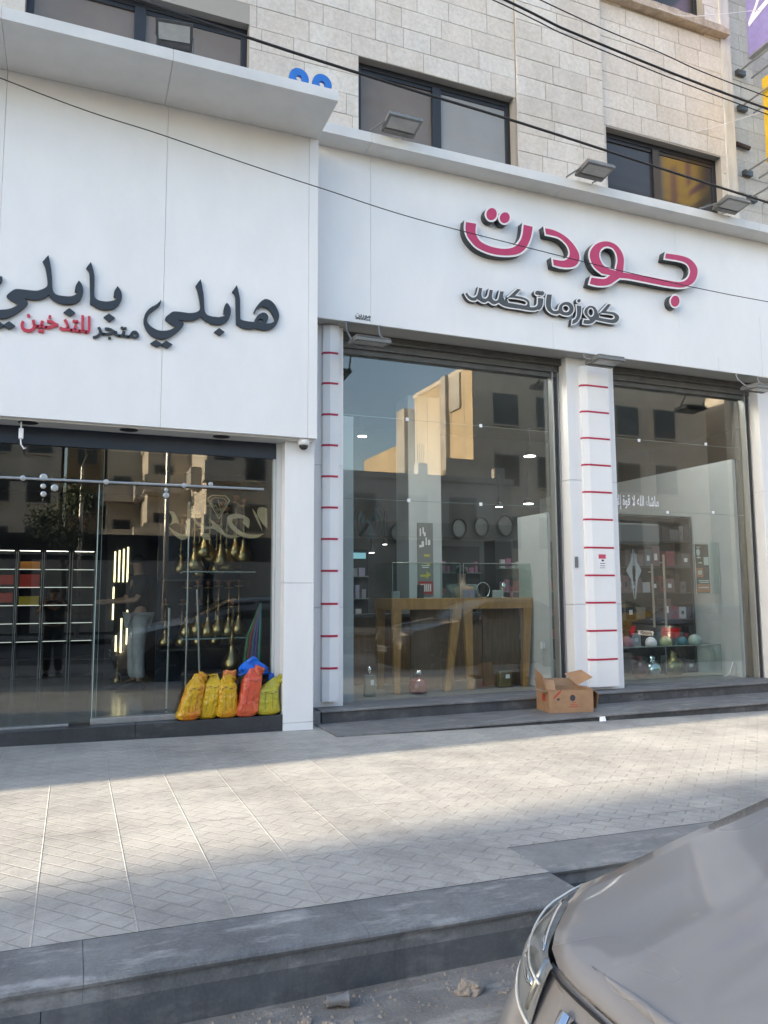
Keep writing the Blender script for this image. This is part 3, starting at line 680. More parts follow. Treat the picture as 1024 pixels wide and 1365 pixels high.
GREY=[
 ['4.233,4.938c 4.289,4.971c 4.315,4.930 4.359,4.914 4.398,4.937 4.415,4.975 4.434,5.050c 4.511,5.050c 4.495,4.976 4.498,4.931 4.520,4.922 4.543,4.937 4.560,4.965 4.581,5.047c 4.657,5.046c 4.641,4.967 4.643,4.931 4.671,4.918 4.694,4.933 4.706,4.966 4.728,5.048c 4.811,5.053c 4.798,4.984 4.808,4.952c 4.979,5.116c 5.072,5.114c 4.983,5.021c 5.052,5.021 5.122,5.005 5.168,4.970 5.178,4.907c 5.225,4.915 5.261,4.946 5.270,5.042c 5.383,5.045c 5.370,4.953 5.344,4.894 5.293,4.854 5.282,4.858 5.235,4.838 5.164,4.829 5.001,4.832 4.862,4.829 4.771,4.840 4.715,4.865c 4.670,4.841 4.624,4.840 4.569,4.867c 4.529,4.842 4.479,4.842 4.422,4.867c 4.391,4.847 4.325,4.845 4.271,4.878','4.848,4.953c 4.958,4.961 5.074,4.956 5.111,4.939 5.096,4.918 5.026,4.917 4.865,4.919c'],
 ['5.328,5.098 5.312,5.065 5.276,5.047 5.242,5.055 5.228,5.084 5.243,5.117 5.279,5.135 5.314,5.127'],
 ['5.395,5.101 5.379,5.066 5.343,5.048 5.309,5.056 5.295,5.087 5.311,5.122 5.346,5.141 5.381,5.132'],
 ['5.407,5.106c 5.510,5.116c 5.491,4.970 5.497,4.921 5.528,4.906 5.570,4.920c 5.591,4.978 5.637,5.023 5.702,5.049 5.773,5.045 5.825,4.999 5.833,4.939 5.799,4.879 5.733,4.840 5.656,4.837 5.606,4.851c 5.555,4.833 5.479,4.839 5.418,4.871 5.386,4.933 5.387,5.010','5.740,4.951 5.727,4.925 5.697,4.912 5.669,4.918 5.657,4.940 5.670,4.965 5.700,4.979 5.728,4.973'],
 ['5.849,5.025c 5.953,5.028c 5.950,4.933 5.927,4.851 5.872,4.777 5.807,4.741 5.765,4.728c 5.786,4.819c 5.830,4.844 5.854,4.908'],
 ['5.946,5.081 5.933,5.052 5.902,5.036 5.872,5.043 5.860,5.069 5.874,5.099 5.905,5.115 5.935,5.108'],
 ['5.939,4.767c 5.960,4.850c 6.034,4.851c 5.983,4.892 5.966,4.946 5.996,5.006 6.065,5.048 6.145,5.044 6.193,5.000 6.210,4.957c 6.224,4.981c 6.354,5.113c 6.439,5.113c 6.359,5.011c 6.451,5.012 6.524,4.982 6.549,4.934 6.519,4.873 6.457,4.836 6.362,4.829 6.165,4.838c 6.108,4.791 6.028,4.767','6.120,4.953 6.108,4.920 6.082,4.903 6.057,4.913 6.048,4.944 6.060,4.977 6.086,4.994 6.111,4.984','6.223,4.941c 6.354,4.951 6.428,4.946 6.445,4.931 6.420,4.913 6.325,4.906 6.225,4.911c'],
]
BLACK=[
 ['0.702,4.233c 0.694,4.177 0.652,4.129 0.603,4.079 0.577,4.029 0.582,3.983 0.621,3.942 0.679,3.918 0.737,3.919 0.795,3.937 0.848,3.973c 0.801,3.996 0.751,4.025 0.748,4.056 0.784,4.096 0.824,4.126 0.902,4.131 0.976,4.131 1.036,4.146 1.069,4.170 1.080,4.207 1.071,4.278 1.050,4.371 1.030,4.420c 1.078,4.496c 1.095,4.425 1.112,4.331 1.125,4.177 1.150,4.137 1.196,4.126 1.253,4.127 1.251,4.124 1.309,4.141 1.340,4.157c 1.312,4.173c 1.315,4.217 1.326,4.261 1.344,4.290c 1.370,4.263 1.386,4.211 1.376,4.141 1.347,4.091 1.303,4.059 1.245,4.047 1.179,4.048 1.182,4.054 1.128,4.074 1.086,4.113c 1.052,4.080 1.008,4.059 0.948,4.047 0.903,4.047 0.866,4.048c 0.911,4.030 0.923,4.012 0.905,3.970 0.847,3.904 0.790,3.862 0.732,3.837 0.667,3.835 0.608,3.863 0.567,3.912 0.544,3.971 0.545,4.025 0.563,4.081 0.601,4.133 0.658,4.176 0.690,4.212'],
 ['0.610,3.777c 0.663,3.820c 0.715,3.787c 0.673,3.744c'],
 ['0.711,3.779c 0.758,3.823c 0.821,3.792c 0.771,3.745c'],
 ['1.221,3.968c 1.271,4.016c 1.327,3.981c 1.280,3.935c'],
 ['1.397,4.414c 1.443,4.490c 1.465,4.408 1.477,4.340 1.484,4.151 1.495,4.130 1.571,4.122 1.627,4.124c 1.638,4.160 1.668,4.205 1.714,4.236 1.752,4.230 1.774,4.194 1.753,4.125c 1.799,4.134 1.842,4.160c 1.837,4.187 1.810,4.238 1.775,4.280 1.728,4.301 1.690,4.292 1.652,4.255 1.631,4.214c 1.621,4.224c 1.637,4.269 1.682,4.338 1.720,4.374 1.754,4.386 1.805,4.371 1.852,4.322 1.883,4.256 1.884,4.193 1.854,4.118 1.808,4.073 1.731,4.048 1.678,4.053 1.640,4.059 1.579,4.044 1.504,4.046 1.444,4.077c 1.438,4.195 1.431,4.349 1.420,4.390','1.665,4.150c 1.691,4.167 1.722,4.156 1.700,4.133'],
 ['0.006,4.442c 0.047,4.510c 0.073,4.427 0.085,4.353 0.090,4.176 0.128,4.143 0.197,4.140 0.260,4.159 0.297,4.183c 0.260,4.198c 0.266,4.252 0.294,4.308c 0.327,4.261 0.337,4.199 0.314,4.131 0.269,4.080 0.211,4.060 0.131,4.061 0.052,4.097c 0.043,4.295 0.034,4.402'],
 ['-0.374,4.444c -0.326,4.517c -0.303,4.418 -0.288,4.308 -0.276,4.185 -0.244,4.146 -0.177,4.140 -0.110,4.149 -0.050,4.191c -0.086,4.198c -0.080,4.252 -0.054,4.312c -0.024,4.273 -0.011,4.212 -0.026,4.140 -0.063,4.091 -0.130,4.067 -0.207,4.064 -0.275,4.092 -0.309,4.137c -0.351,4.094 -0.427,4.067 -0.513,4.071c -0.485,4.044 -0.487,4.013 -0.530,3.958 -0.602,3.894 -0.674,3.858 -0.768,3.848 -0.842,3.886 -0.886,3.951 -0.880,4.036 -0.821,4.117 -0.761,4.174 -0.717,4.254c -0.703,4.246c -0.709,4.194 -0.779,4.111 -0.828,4.032 -0.835,3.970 -0.771,3.931 -0.709,3.934 -0.625,3.957 -0.558,4.003c -0.650,4.051 -0.660,4.074 -0.622,4.122 -0.580,4.149 -0.495,4.153 -0.408,4.159 -0.344,4.194 -0.324,4.228 -0.332,4.313 -0.352,4.398'],
 ['-0.177,3.982c -0.128,4.032c -0.073,3.992c -0.120,3.952c'],
 ['0.177,3.983c 0.224,4.026c 0.281,3.989c 0.229,3.944c'],
 ['-0.680,3.793c -0.631,3.838c -0.577,3.800c -0.628,3.760c'],
 ['-0.766,3.800c -0.715,3.830c -0.666,3.791c -0.717,3.752c'],
]
GOLD=[
 ['1.721,2.245c 1.780,2.159 1.835,2.004c 1.793,2.078 1.739,2.181'],
 ['1.774,2.217 1.791,2.253 1.838,2.263 1.879,2.245c 1.882,2.034c 1.828,2.091 1.780,2.171'],
 ['1.683,2.029c 1.630,2.080 1.624,2.102 1.630,2.131 1.561,2.135 1.509,2.116 1.522,2.071 1.585,2.009 1.678,1.971 1.771,1.968 1.847,1.979c 1.783,1.939 1.702,1.928 1.609,1.947 1.517,2.008 1.464,2.080 1.458,2.132 1.480,2.163 1.537,2.183 1.629,2.168 1.687,2.133 1.694,2.081'],
 ['1.115,2.234c 1.143,2.206 1.155,2.167c 1.131,2.172 1.128,2.127 1.157,2.083 1.224,2.045 1.291,2.041 1.307,2.064 1.261,2.125c 1.312,2.099 1.403,2.022 1.449,1.966 1.609,1.947c 1.495,1.921 1.404,1.965 1.313,2.019 1.224,2.011 1.152,2.054 1.106,2.126 1.101,2.194'],
 ['1.053,2.288c 1.079,2.238 1.084,2.114 1.077,1.968 1.051,1.912 0.996,1.899 0.920,1.953 0.869,2.030c 0.930,1.987 0.995,1.955 1.038,1.967 1.053,2.035 1.050,2.169'],
 ['1.192,1.971c 1.259,1.967 1.299,1.900c 1.215,1.915'],
 ['0.871,2.186c 0.920,2.176 0.965,2.088 0.971,2.066c 0.928,2.065 0.880,2.041c 0.905,2.109'],
]

pk = thing('shop_sign', 'large pink raised Arabic letters with white edges on the right fascia', 'sign', (6.2, 7.97, 5.1))
for loops in PINK:
    Ls = [sample(parse(s)) for s in loops]
    o = plate('letter', Ls, 7.87, .099, (MT['rim'], MT['return']), pk)
    plate('letter_face', Ls, 7.866, .0035, (MT['pink'],), o, ins=.024)
gr = thing('shop_sign', 'smaller charcoal Arabic lettering with white edges below the pink letters', 'sign', (5.6, 7.97, 4.8))
for loops in GREY:
    Ls = [sample(parse(s)) for s in loops]
    o = plate('letter', Ls, 7.91, .059, (MT['rim'], MT['return']), gr)
    plate('letter_face', Ls, 7.906, .0035, (MT['letter_grey'],), o, ins=.017)
bk = thing('shop_sign', 'large glossy black Arabic calligraphy on the left white fascia', 'sign', (.8, 7.61, 4.2))
for loops in BLACK:
    plate('letter', [sample(parse(s)) for s in loops], 7.575, .034, (MT['blackletter'],), bk)
tg = thing('shop_sign', 'small red and black Arabic tagline under the black calligraphy', 'sign', (0, 7.61, 3.85))
text_mesh('red_word', '\ufee6\ufef4\ufea7\ufeaa\ufe98\ufee0\ufedf', -.535, 7.597, 3.815, .225, MT['red_letter'], tg, .022, .022, .60)
text_mesh('black_word', '\ufeae\ufea0\ufe98\ufee3', .085, 7.597, 3.815, .20, MT['blackletter'], tg, .022, .02, .42)
stk = thing('maker_sticker', "small black sign maker's sticker with Arabic word at the bottom of right fascia", 'sticker', (2.96, 7.97, 4.49))
text_mesh('word', '\ufee6\ufef3\ufead\ufeed\ufee3', 2.87, 7.9655, 4.487, .075, MT['darkprint'], stk, .002, .015, .185)
q = MB()
for j in range(9): q.box(2.875+j*.02, 2.888+j*.02, 7.9655, 7.969, 4.455, 4.455+.010+.004*(j % 3))
q.build('fine_print', MT['darkprint'], stk)
# white window decal
dc = thing('window_decal', 'white Arabic calligraphy decal on the right display window', 'decal', (7.1, 8.454, 2.6))
text_mesh('script', '\ufeea\ufedf\ufe8e\ufe91 \ufefb\ufe87 \ufe93\ufeee\ufed7 \ufefb \ufeea\ufee0\ufedf\ufe8d \ufe80\ufe8e\ufeb7\ufe8e\ufee3', 6.66, 8.452, 2.53, .20, MT['paper'], dc, .001, .008, .88)

# ================================================================== floodlights
def floodlight(label, x, y, z, tilt, yaw=0.0, arm=None, black=False, s=1.0):
    """Slim LED floodlight: finned housing, pale lens below, bracket; tilt turns the lens from straight down towards the street."""
    t = thing('floodlight', label, 'floodlight', (x, y, z), 'floodlights on and under the shop signs')
    M3 = Matrix.Rotation(yaw, 3, 'Z') @ Matrix.Rotation(tilt, 3, 'X')
    hm = MT['flood_black'] if black else MT['flood']
    def P(p): return Vector((x, y, z)) + M3 @ (Vector(p)*s)
    w, d, h = .41, .29, .035
    b = MB(); b.obox((x,y,z), (w*s, d*s, h*s), M3)
    for i in range(17):
        b.obox(P((-w/2+.012+i*(w-.024)/16, .0, h/2+.014)), (.006*s, d*.92*s, .03*s), M3)
    b.build('housing', hm, t, bevel=.003)
    l = MB(); l.obox(P((0, -.03, -h/2-.002)), (w*.84*s, d*.56*s, .006*s), M3); l.build('lens', MT['lens'], t)
    q = MB(); q.obox(P((0, d*.33, -h/2-.006)), (w*.86*s, .05*s, .014*s), M3); q.build('gear_box', hm, t)
    if arm:
        for sx in (-1, 1):
            a = MB(); p0 = P((sx*(w/2+.008), 0.0, 0)); a.tube([p0] + [Vector(v) + Vector((sx*w/2*s*.98, 0, 0)) for v in arm], .011*s, 6); a.build('bracket', hm, t)
    return t
floodlight('big black floodlight on stilts at the upper left white cornice', .72, 7.15, 6.72, R(-50), R(-8), [(.72, 7.08, 6.60),(.72,7.10,6.40)], True, .85)
floodlight('grey floodlight on the cornice below the frosted two-pane window', 3.28, 7.55, 6.64, R(-10), R(0), [(3.2, 7.80, 6.66),(3.2,7.86,6.58)])
floodlight('grey floodlight on the cornice between the two stone-wall windows', 5.93, 7.53, 6.64, R(-8), R(0), [(5.9, 7.80, 6.66),(5.9,7.86,6.58)])
floodlight('grey floodlight on the cornice at the far right, near the iron arms', 8.20, 7.53, 6.62, R(-8), R(0), [(8.1, 7.80, 6.65),(8.1,7.86,6.58)])
floodlight('grey floodlight hanging on two rods above the left display window', 2.98, 7.80, 4.14, R(6), R(0), [(2.96, 7.95, 4.30),(2.96,7.99,4.417)])
floodlight('grey floodlight under the sign, over the middle striped pilaster', 6.2, 7.80, 4.27, R(-3), R(0), [(6.2, 7.95, 4.34),(6.2,7.99,4.417)])
floodlight('grey floodlight cut by the right picture edge under the sign', 8.83, 7.80, 4.17, R(4), R(0), [(8.8, 7.95, 4.32),(8.8,7.99,4.417)])

# camera dome, hanging switch
t = thing('security_camera', 'white dome security camera under the left fascia above the white pilaster', 'camera', (2.19, 7.69, 2.945))
q = MB(); q.lathe((2.19,7.69,2.9), [(.03,.062),(.062,.06),(.066,.03),(.062,.0),(.05,-.005)], 24); q.build('housing', MT['white'], t, smoothed=True)
q = MB(); q.lathe((2.19,7.69,2.9), [(.049,-.004),(.046,-.022),(.034,-.042),(.014,-.052),(.003,-.053)], 24); q.build('dome', mat('smoked_dome', (.01,.01,.012), .05, spec=.8), t, smoothed=True)
t = thing('cable_box', 'small white box on a wire hanging below the left fascia', 'cable box', (-.50, 7.72, 2.80))
q = MB(); q.box(-.518,-.478,7.70,7.73,2.78,2.88); q.build('box', MT['paper'], t, bevel=.006)
q = MB(); q.tube([(-.50,7.715,2.96),(-.50,7.715,2.88)], .006, 6); q.tube([(-.50,7.715,2.78),(-.495,7.715,2.73),(-.47,7.715,2.69),(-.455,7.715,2.70)], .007, 6); q.build('wire', MT['paper'], t)

# blue letter tops behind the left cornice
for nm, x, lab in (('a', 1.985, 'left one of the two blue ring shapes above the cornice'), ('b', 2.235, 'right one of the two blue ring shapes above the cornice')):
    t = MB(); n = 28; y0, y1 = 7.215, 7.25
    ring = []
    for k_ in range(n):
        a = 2*pi*k_/n; ring.append([(x+r_*cos(a), y_, 6.655+r_*1.05*sin(a)) for (r_, y_) in ((.105,y0),(.105,y1),(.032,y1),(.032,y0),(.105,y0))])
    t.grid(ring, close_u=True)
    o = t.build('blue_letter', MT['blue']); tag(o, lab, 'sign letter', 'blue letters standing on the cornice')
    o.location = (0, 0, 0)
    pt = MB(); pt.box(x-.012, x+.012, 7.23, 7.24, 6.396, 6.56); pt.build('post', MT['alu_dark'], o)

# ================================================================== overhead cables
def cable(label, pts, r, m=None, ext=(True, True)):
    P = [Vector(p) for p in pts]
    # Catmull-Rom through the measured points
    out = []
    Q = [P[0]*2-P[1]] + P + [P[-1]*2-P[-2]]
    for i_ in range(1, len(Q)-2):
        for j in range(8):
            t = j/8; p0, p1, p2, p3 = Q[i_-1:i_+3]
            out.append(.5*((2*p1)+(p2-p0)*t+(2*p0-5*p1+4*p2-p3)*t*t+(3*p1-p0-3*p2+p3)*t**3))
    out.append(P[-1])
    b = MB(); b.tube(out, r, 6); o = b.build('overhead_cable', m or MT['cable'], smoothed=True)
    return tag(o, label, 'cable', 'cables strung along the facade')
cable('thick black cable sagging past the blue rings and the upper windows', [(-15.9,6.3,8.6),(-5,6.45,6.95),(.35,6.5,6.476),(2.64,6.5,6.32),(4.24,6.5,6.25),(7.67,6.5,6.05),(14,6.5,5.75),(20,6.6,5.6)], .0135)
cable('thin black wire sagging across both white fascias and the pink letters', [(-15.9,6.8,8.7),(-5,7.0,6.75),(-.74,7,5.80),(.66,7,5.585),(2.12,7,5.385),(3.82,7,5.21),(8.16,7,5.05),(14,7,5.3),(20,7,5.8)], .0048)
cable('thickest of the bundled cables crossing the upper right stone wall', [(-15.9,6.6,12.0),(0,7,8.72),(4.31,7,8.09),(5.44,7,7.93),(8.37,7,7.74),(14,7,7.6),(20,7,7.7)], .0145)
cable('thin wire just below the thickest cable at the upper right', [(-15.9,6.6,11.9),(0,7,8.66),(4.31,7,8.02),(5.44,7,7.86),(8.37,7,7.66),(14,7,7.5),(20,7,7.6)], .007)
cable('thin upper wire of the bundle at the top right corner', [(-15.9,6.6,12.4),(0,7,8.95),(4.82,7,8.23),(6.5,7,8.06),(8.06,7,7.93),(14,7,7.72),(20,7,7.8)], .007)
cable('pale string tied across the top right window to the purple sign', [(7.45,7.93,9.62),(8.0,7.9,9.64),(9.25,7.75,10.0)], .005, MT['paper'])
cable('pale thread running from the stone wall to the yellow sign', [(8.12,8.05,7.98),(8.5,8.0,8.12),(9.28,7.75,8.42)], .004, MT['paper'])

# ================================================================== projecting signs on iron arms
def bracket(label, x, z, ylen, dz=.0, two=.16):
    b = MB(); b.box(x-.11, x+.05, 8.20, 8.265, z-.05, z+.03)
    o = b.build('sign_bracket', MT['alu_dark']); tag(o, label, 'sign bracket', 'iron arms holding the projecting signs')
    a = MB(); a.tube([(x-.07, 8.2, z), (x-.07, 8.2-ylen, z+dz)], .016, 6); a.build('arm', MT['alu'], o); a = MB(); a.tube([(x+two, 8.2, z-.06), (x+two, 8.2-ylen, z+dz-.06)], .016, 6)
    a.build('arm', MT['alu'], o); return o
bracket('uppermost iron bracket, under the purple sign', 9.33, 9.33, .95)
bracket('iron bracket at the top of the yellow sign', 9.33, 8.75, .9)
bracket('upper one of the two iron brackets by the rightmost floodlight', 9.36, 7.70, 1.2)
bracket('lowest iron bracket, touching the rightmost floodlight', 9.42, 7.30, 1.2)
rb = MB(); rb.tube([(9.12,8.22,8.12),(9.38,8.22,8.10)], .035, 8); o = rb.build('anchor_bolt_bar', mat('rusty_iron', (.08,.055,.045), .8, var=.4, vscale=20)); tag(o, 'short rusty iron bar fixed to the stone at the right', 'iron bar')
pl = thing('projecting_sign', 'purple projecting sign with white brush strokes at the top right', 'sign', (9.3, 7.5, 9.9))
q = MB(); q.box(9.27, 9.40, 6.6, 8.04, 9.46, 11.4); q.build('box', mat('purple_sign_film', (.27,.24,.52), .5, var=.25, vscale=6), pl, bevel=.004)
q = MB(); q.box(9.262, 9.408, 6.6, 8.045, 9.43, 9.458); q.build('edge_trim', MT['alu'], pl)
gl2 = [[(7.93,10.42,1),(7.86,10.52),(7.74,10.50),(7.70,10.38),(7.78,10.22),(7.90,10.05,1),(7.60,10.14,1),(7.58,10.06,1),(8.0,9.92,1),(8.0,10.0),(7.88,10.16),(7.80,10.32),(7.80,10.42),(7.87,10.42)],
       [(7.52,10.5,1),(7.40,10.46,1),(7.40,10.1),(7.30,10.0),(7.2,10.05,1),(7.22,9.9),(7.4,9.92),(7.5,10.1)]]
for L in gl2:
    o = plate('white_stroke', [sample([( -p[0], p[1], len(p) > 2) for p in L])], 0, .004, (MT['paper'],), None)
    for v in o.data.vertices: x_, y_, z_ = v.co; v.co = (9.266+y_, -x_, z_)
    o.data.update(); setp(o, pl)
yl = thing('projecting_sign', 'bright yellow projecting sign with dark strokes at the right edge', 'sign', (9.35, 7.3, 8.3))
q = MB(); q.box(9.30, 9.42, 6.4, 7.86, 7.66, 8.98); q.build('box', mat('yellow_sign_film', (.60,.40,.03), .5), yl, bevel=.004)
for (za, zb, ya, yb) in ((7.9,8.7,7.35,7.45),(7.9,8.0,7.0,7.45),(8.1,8.75,6.95,7.05),(7.85,8.6,6.6,6.72)):
    q = MB(); q.box(9.292, 9.2995, ya, yb, za, zb); q.build('dark_stroke', mat('sign_purple', (.16,.03,.12), .6), yl)

# ================================================================== plastic bags on the step
def bag(label, x, y, w, h, d, c, c2, lean=0.0, rot=0.0, seed=0, neck=.7, flap=None, z=.130, top_dx=0.0):
    rg = random.Random(seed); rows = []; nu, nv = 64, 46
    for i_ in range(nv+1):
        v = i_/nv
        if v < .10: r = .70+.30*(v/.10)**.6
        elif v < neck: r = 1.0 - .12*((v-.10)/(neck-.10))**2
        else: r = .88*(1-.62*((v-neck)/(1-neck))**.8)
        flat = 1.0 if v < neck else 1-.75*((v-neck)/(1-neck))
        row = []
        for j in range(nu):
            a = 2*pi*j/nu; ca, sa = cos(a), sin(a)
            e_ = .62
            px = math.copysign(abs(ca)**e_, ca)*w/2*r; py = math.copysign(abs(sa)**e_, sa)*d/2*r*flat
            p = Vector((px, py, h*v))
            nz = noise.noise(Vector((px*8+seed*3.1, py*8, h*v*5)))*.015 + (abs(noise.noise(Vector((px*13+h*v*9, py*13+seed, h*v*15-px*8))))-.2)*.010 + (abs(noise.noise(Vector((a*2.6, h*v*22, seed*1.7))))-.2)*.007
            k_ = min(1, v*6+.2); nrm = Vector((ca, sa, 0)); p += nrm*nz*k_
            p.x += lean*h*v + top_dx*max(0, v-neck)/(1-neck)*h
            if v < .2: p.x += .022*math.copysign(abs(ca)**4, ca)*(1-v/.2); p.z += (.012-.03*abs(sa)**2*0)*abs(ca)**3*(1-v/.2)
            row.append(p)
        rows.append(row)
    b = MB()
    P = [[rows[i_][j] for i_ in range(nv+1)] for j in range(nu)]
    b.grid(P, close_u=True)
    b.add([rows[0][j] for j in range(nu)], [tuple(range(nu))])
    b.add([rows[nv][j] for j in range(nu)], [tuple(range(nu))])
    m = mat('bag_plastic', c, .24, spec=.5, var=.0, bump=.45, bscale=26)
    nt = m.node_tree; N = nt.nodes; L = nt.links; pr = N['Principled BSDF']
    tv = N.new('ShaderNodeTexCoord'); vn = N.new('ShaderNodeTexVoronoi'); vn.feature = 'SMOOTH_F1'; vn.inputs['Smoothness'].default_value = .35; vn.inputs['Scale'].default_value = 8.0; vw = N.new('ShaderNodeTexNoise'); vw.inputs['Scale'].default_value = 7.0
    vm = N.new('ShaderNodeVectorMath'); vm.operation = 'MULTIPLY_ADD'; L.new(vw.outputs['Color'], vm.inputs[0]); vm.inputs[1].default_value = (.16,.16,.16); L.new(tv.outputs['Object'], vm.inputs[2]); L.new(vm.outputs[0], vn.inputs['Vector'])
    bb = [n_ for n_ in N if n_.type == 'BUMP'][0]; L.new(vn.outputs['Distance'], bb.inputs['Height']); bb.inputs['Strength'].default_value = .40; bb.inputs['Distance'].default_value = .05
    tc = N.new('ShaderNodeTexCoord'); mp = N.new('ShaderNodeMapping'); mp.inputs['Scale'].default_value = (26, 26, 9); L.new(tc.outputs['Object'], mp.inputs[0])
    n1 = N.new('ShaderNodeTexNoise'); n1.inputs['Scale'].default_value = 4.0; n1.inputs['Detail'].default_value = 3; L.new(tc.outputs['Object'], n1.inputs['Vector'])
    cr = N.new('ShaderNodeValToRGB'); cr.color_ramp.elements[0].position = .42; cr.color_ramp.elements[1].position = .62; cr.color_ramp.elements[0].color = (*c,1); cr.color_ramp.elements[1].color = (*c2,1); L.new(n1.outputs['Fac'], cr.inputs[0])
    L.new(cr.outputs[0], pr.inputs['Base Color'])
    o = b.build('plastic_bag', m, smoothed=True); o.location = (x, y, z); o.rotation_euler = (0, 0, rot)
    tag(o, label, 'bag', 'plastic bags on the dark step')
    # printing: two dark lines and a block of marks down the front
    pm = MT['darkprint']; fr_ = int(nu*.75)
    def onface(j, v, off=.004):
        j0 = int(j) % nu; f_ = j-int(j); i0 = min(nv-1, int(v*nv)); g_ = v*nv-i0
        p = (rows[i0][j0]*(1-f_)+rows[i0][(j0+1) % nu]*f_)*(1-g_) + (rows[i0+1][j0]*(1-f_)+rows[i0+1][(j0+1) % nu]*f_)*g_
        q_ = p - Vector((lean*h*v, 0, p.z)); q_.z = 0
        return p + q_.normalized()*off
    pb = MB()
    for dj in (-.9, .9):
        q1 = [onface(fr_+dj*1.6-.10, v/24) for v in range(4, 15)]; q2 = [onface(fr_+dj*1.6+.10, v/24) for v in range(4, 15)]
        pb.grid([q1, q2])
    for k_ in range(4):
        v0 = neck*.94+.028*(k_ % 2)-.05; j = fr_-5.5+k_*2.9
        pb.grid([[onface(j, v0+.012*rg.random(), .006), onface(j, v0+.02, .006)], [onface(j+2.0, v0+.012*rg.random(), .006), onface(j+2.0, v0+.024, .006)]])
    po = pb.mesh('printing', pm); q = link('printing', po); q.parent = o
    # folded flap at the mouth
    if flap:
        fb_ = MB(); (fx, fz, fl, fw) = flap; top = Vector((lean*h+top_dx*h, -.01, h*.97))
        A_ = []
        for i_ in range(7):
            s_ = i_/6; row = []
            for j in range(6):
                u = j/5-.5
                row.append(top + Vector((fx*s_*fl + u*fw*(.35+.65*s_)*(.4 if fz < 0 else 1), -.035*sin(pi*s_)+.02*sin(u*9+s_*4+seed), fz*s_*fl + u*fw*(.9 if fz < 0 else .12))))
            A_.append(row)
        fb_.grid(A_)
        fm = fb_.mesh('flap', m, smoothed=True); f = link('flap', fm); f.parent = o
        so2 = f.modifiers.new('thick', 'SOLIDIFY'); so2.thickness = .006
    return o
YEL = (.52,.31,.012); ORG = (.56,.165,.012); RED = (.52,.075,.035); LIM = (.37,.345,.03)
bag('leftmost orange and yellow bag leaning right on the step, nearest the glass door', 1.075, 7.83, .215, .44, .17, YEL, ORG, .22, .1, 1, .74, (.8,-.5,.10,.09))
bag('yellow bag, second from the left in the row of bags', 1.27, 7.86, .185, .43, .15, (.55,.36,.012), (.50,.30,.012), .16, -.1, 2, .78, (-.6,.2,.06,.08))
bag('yellow and orange bag in the middle of the row, in front of orange scrap', 1.455, 7.84, .205, .41, .16, YEL, (.60,.24,.012), .0, .1, 3, .78, (.7,-.6,.11,.08))
bag('red-orange bag under the blue plastic sheet', 1.645, 7.83, .215, .47, .17, RED, (.58,.11,.04), .18, -.05, 5, .82, (.8,-.45,.10,.12))
bag('lime yellow tied bag beside the white pilaster', 1.87, 7.86, .255, .37, .19, LIM, (.45,.37,.03), -.0, .0, 7, .66, (.9,-.15,.08,.09), top_dx=.30)
# blue plastic scrap and orange scrap
b = MB(); rows = []
for i_ in range(9):
    u = i_/8
    rows.append([(1.60+.30*u + .02*sin(v_*4), 7.92+.02*sin(u*9+v_), .52+.01*v_ + (1-abs(u-.48)/.55)*.135*v_/6 + .006*sin(u*13+v_*2)) for v_ in range(7)])
b.grid(rows); o = b.build('plastic_sheet', mat('blue_plastic', (.008,.13,.62), .3, bump=.2, bscale=20), smoothed=True)
o.modifiers.new('thick', 'SOLIDIFY').thickness = .012; tag(o, 'bright blue folded plastic sheet sticking up behind the red-orange bag', 'plastic sheet')
b = MB(); b.grid([[(1.43+.13*u/4, 7.925+.01*sin(u*3+v_), .47+.11*v_/4+.008*sin(u*2+v_*3)) for v_ in range(5)] for u in range(5)])
o = b.build('plastic_sheet', mat('orange_plastic', (.60,.19,.05), .35), smoothed=True); o.modifiers.new('thick', 'SOLIDIFY').thickness = .01
tag(o, 'small orange plastic scrap standing behind the middle bag', 'plastic sheet')
b = MB(); b.grid([[(1.90+.10*u/4, 7.93+.008*sin(u*3+v_), .40+.13*v_/4+.008*sin(u*2+v_*3)) for v_ in range(5)] for u in range(5)])
o = b.build('plastic_sheet', mat('deep_blue_plastic', (.010,.10,.50), .35), smoothed=True); o.modifiers.new('thick', 'SOLIDIFY').thickness = .01
tag(o, 'small blue plastic corner between the red-orange and lime bags', 'plastic sheet')

# ================================================================== cardboard box on the lower step
bx = thing('cardboard_box', 'open brown cardboard box with loose flaps on the lower step', 'box', (5.40, 7.72, -.0225))
ya = R(-11.7); C3 = Matrix.Rotation(ya, 3, 'Z'); org = Vector((5.08, 7.59, -.0215)); TH = .006
def BP(x, y, z): return org + C3 @ Vector((x, y, z))
def slab(mb, a, b_, c, d, th=TH):
    a, b_, c, d = [Vector(v) for v in (a,b_,c,d)]; n = (b_-a).cross(d-a).normalized()*th
    mb.add([a,b_,c,d,a+n,b_+n,c+n,d+n], [(0,3,2,1),(4,5,6,7),(0,1,5,4),(1,2,6,5),(2,3,7,6),(3,0,4,7)])
w_, d_, h_ = .53, .385, .255
q = MB()
slab(q, BP(0,0,0), BP(w_,0,0), BP(w_,0,h_), BP(0,0,h_)); slab(q, BP(0,d_,0), BP(0,d_,h_), BP(w_,d_,h_), BP(w_,d_,0))
slab(q, BP(0,0,0), BP(0,0,h_), BP(0,d_,h_), BP(0,d_,0)); slab(q, BP(w_,0,0), BP(w_,d_,0), BP(w_,d_,h_), BP(w_,0,h_)); slab(q, BP(0,0,0), BP(0,d_,0), BP(w_,d_,0), BP(w_,0,0))
q.build('carton', MT['card'], bx)
q = MB(); slab(q, BP(.0,.012,h_-.004), BP(.03,.10,h_-.16), BP(w_-.03,.10,h_-.16), BP(w_,.012,h_-.004)); q.build('flap', MT['card_in'], bx)
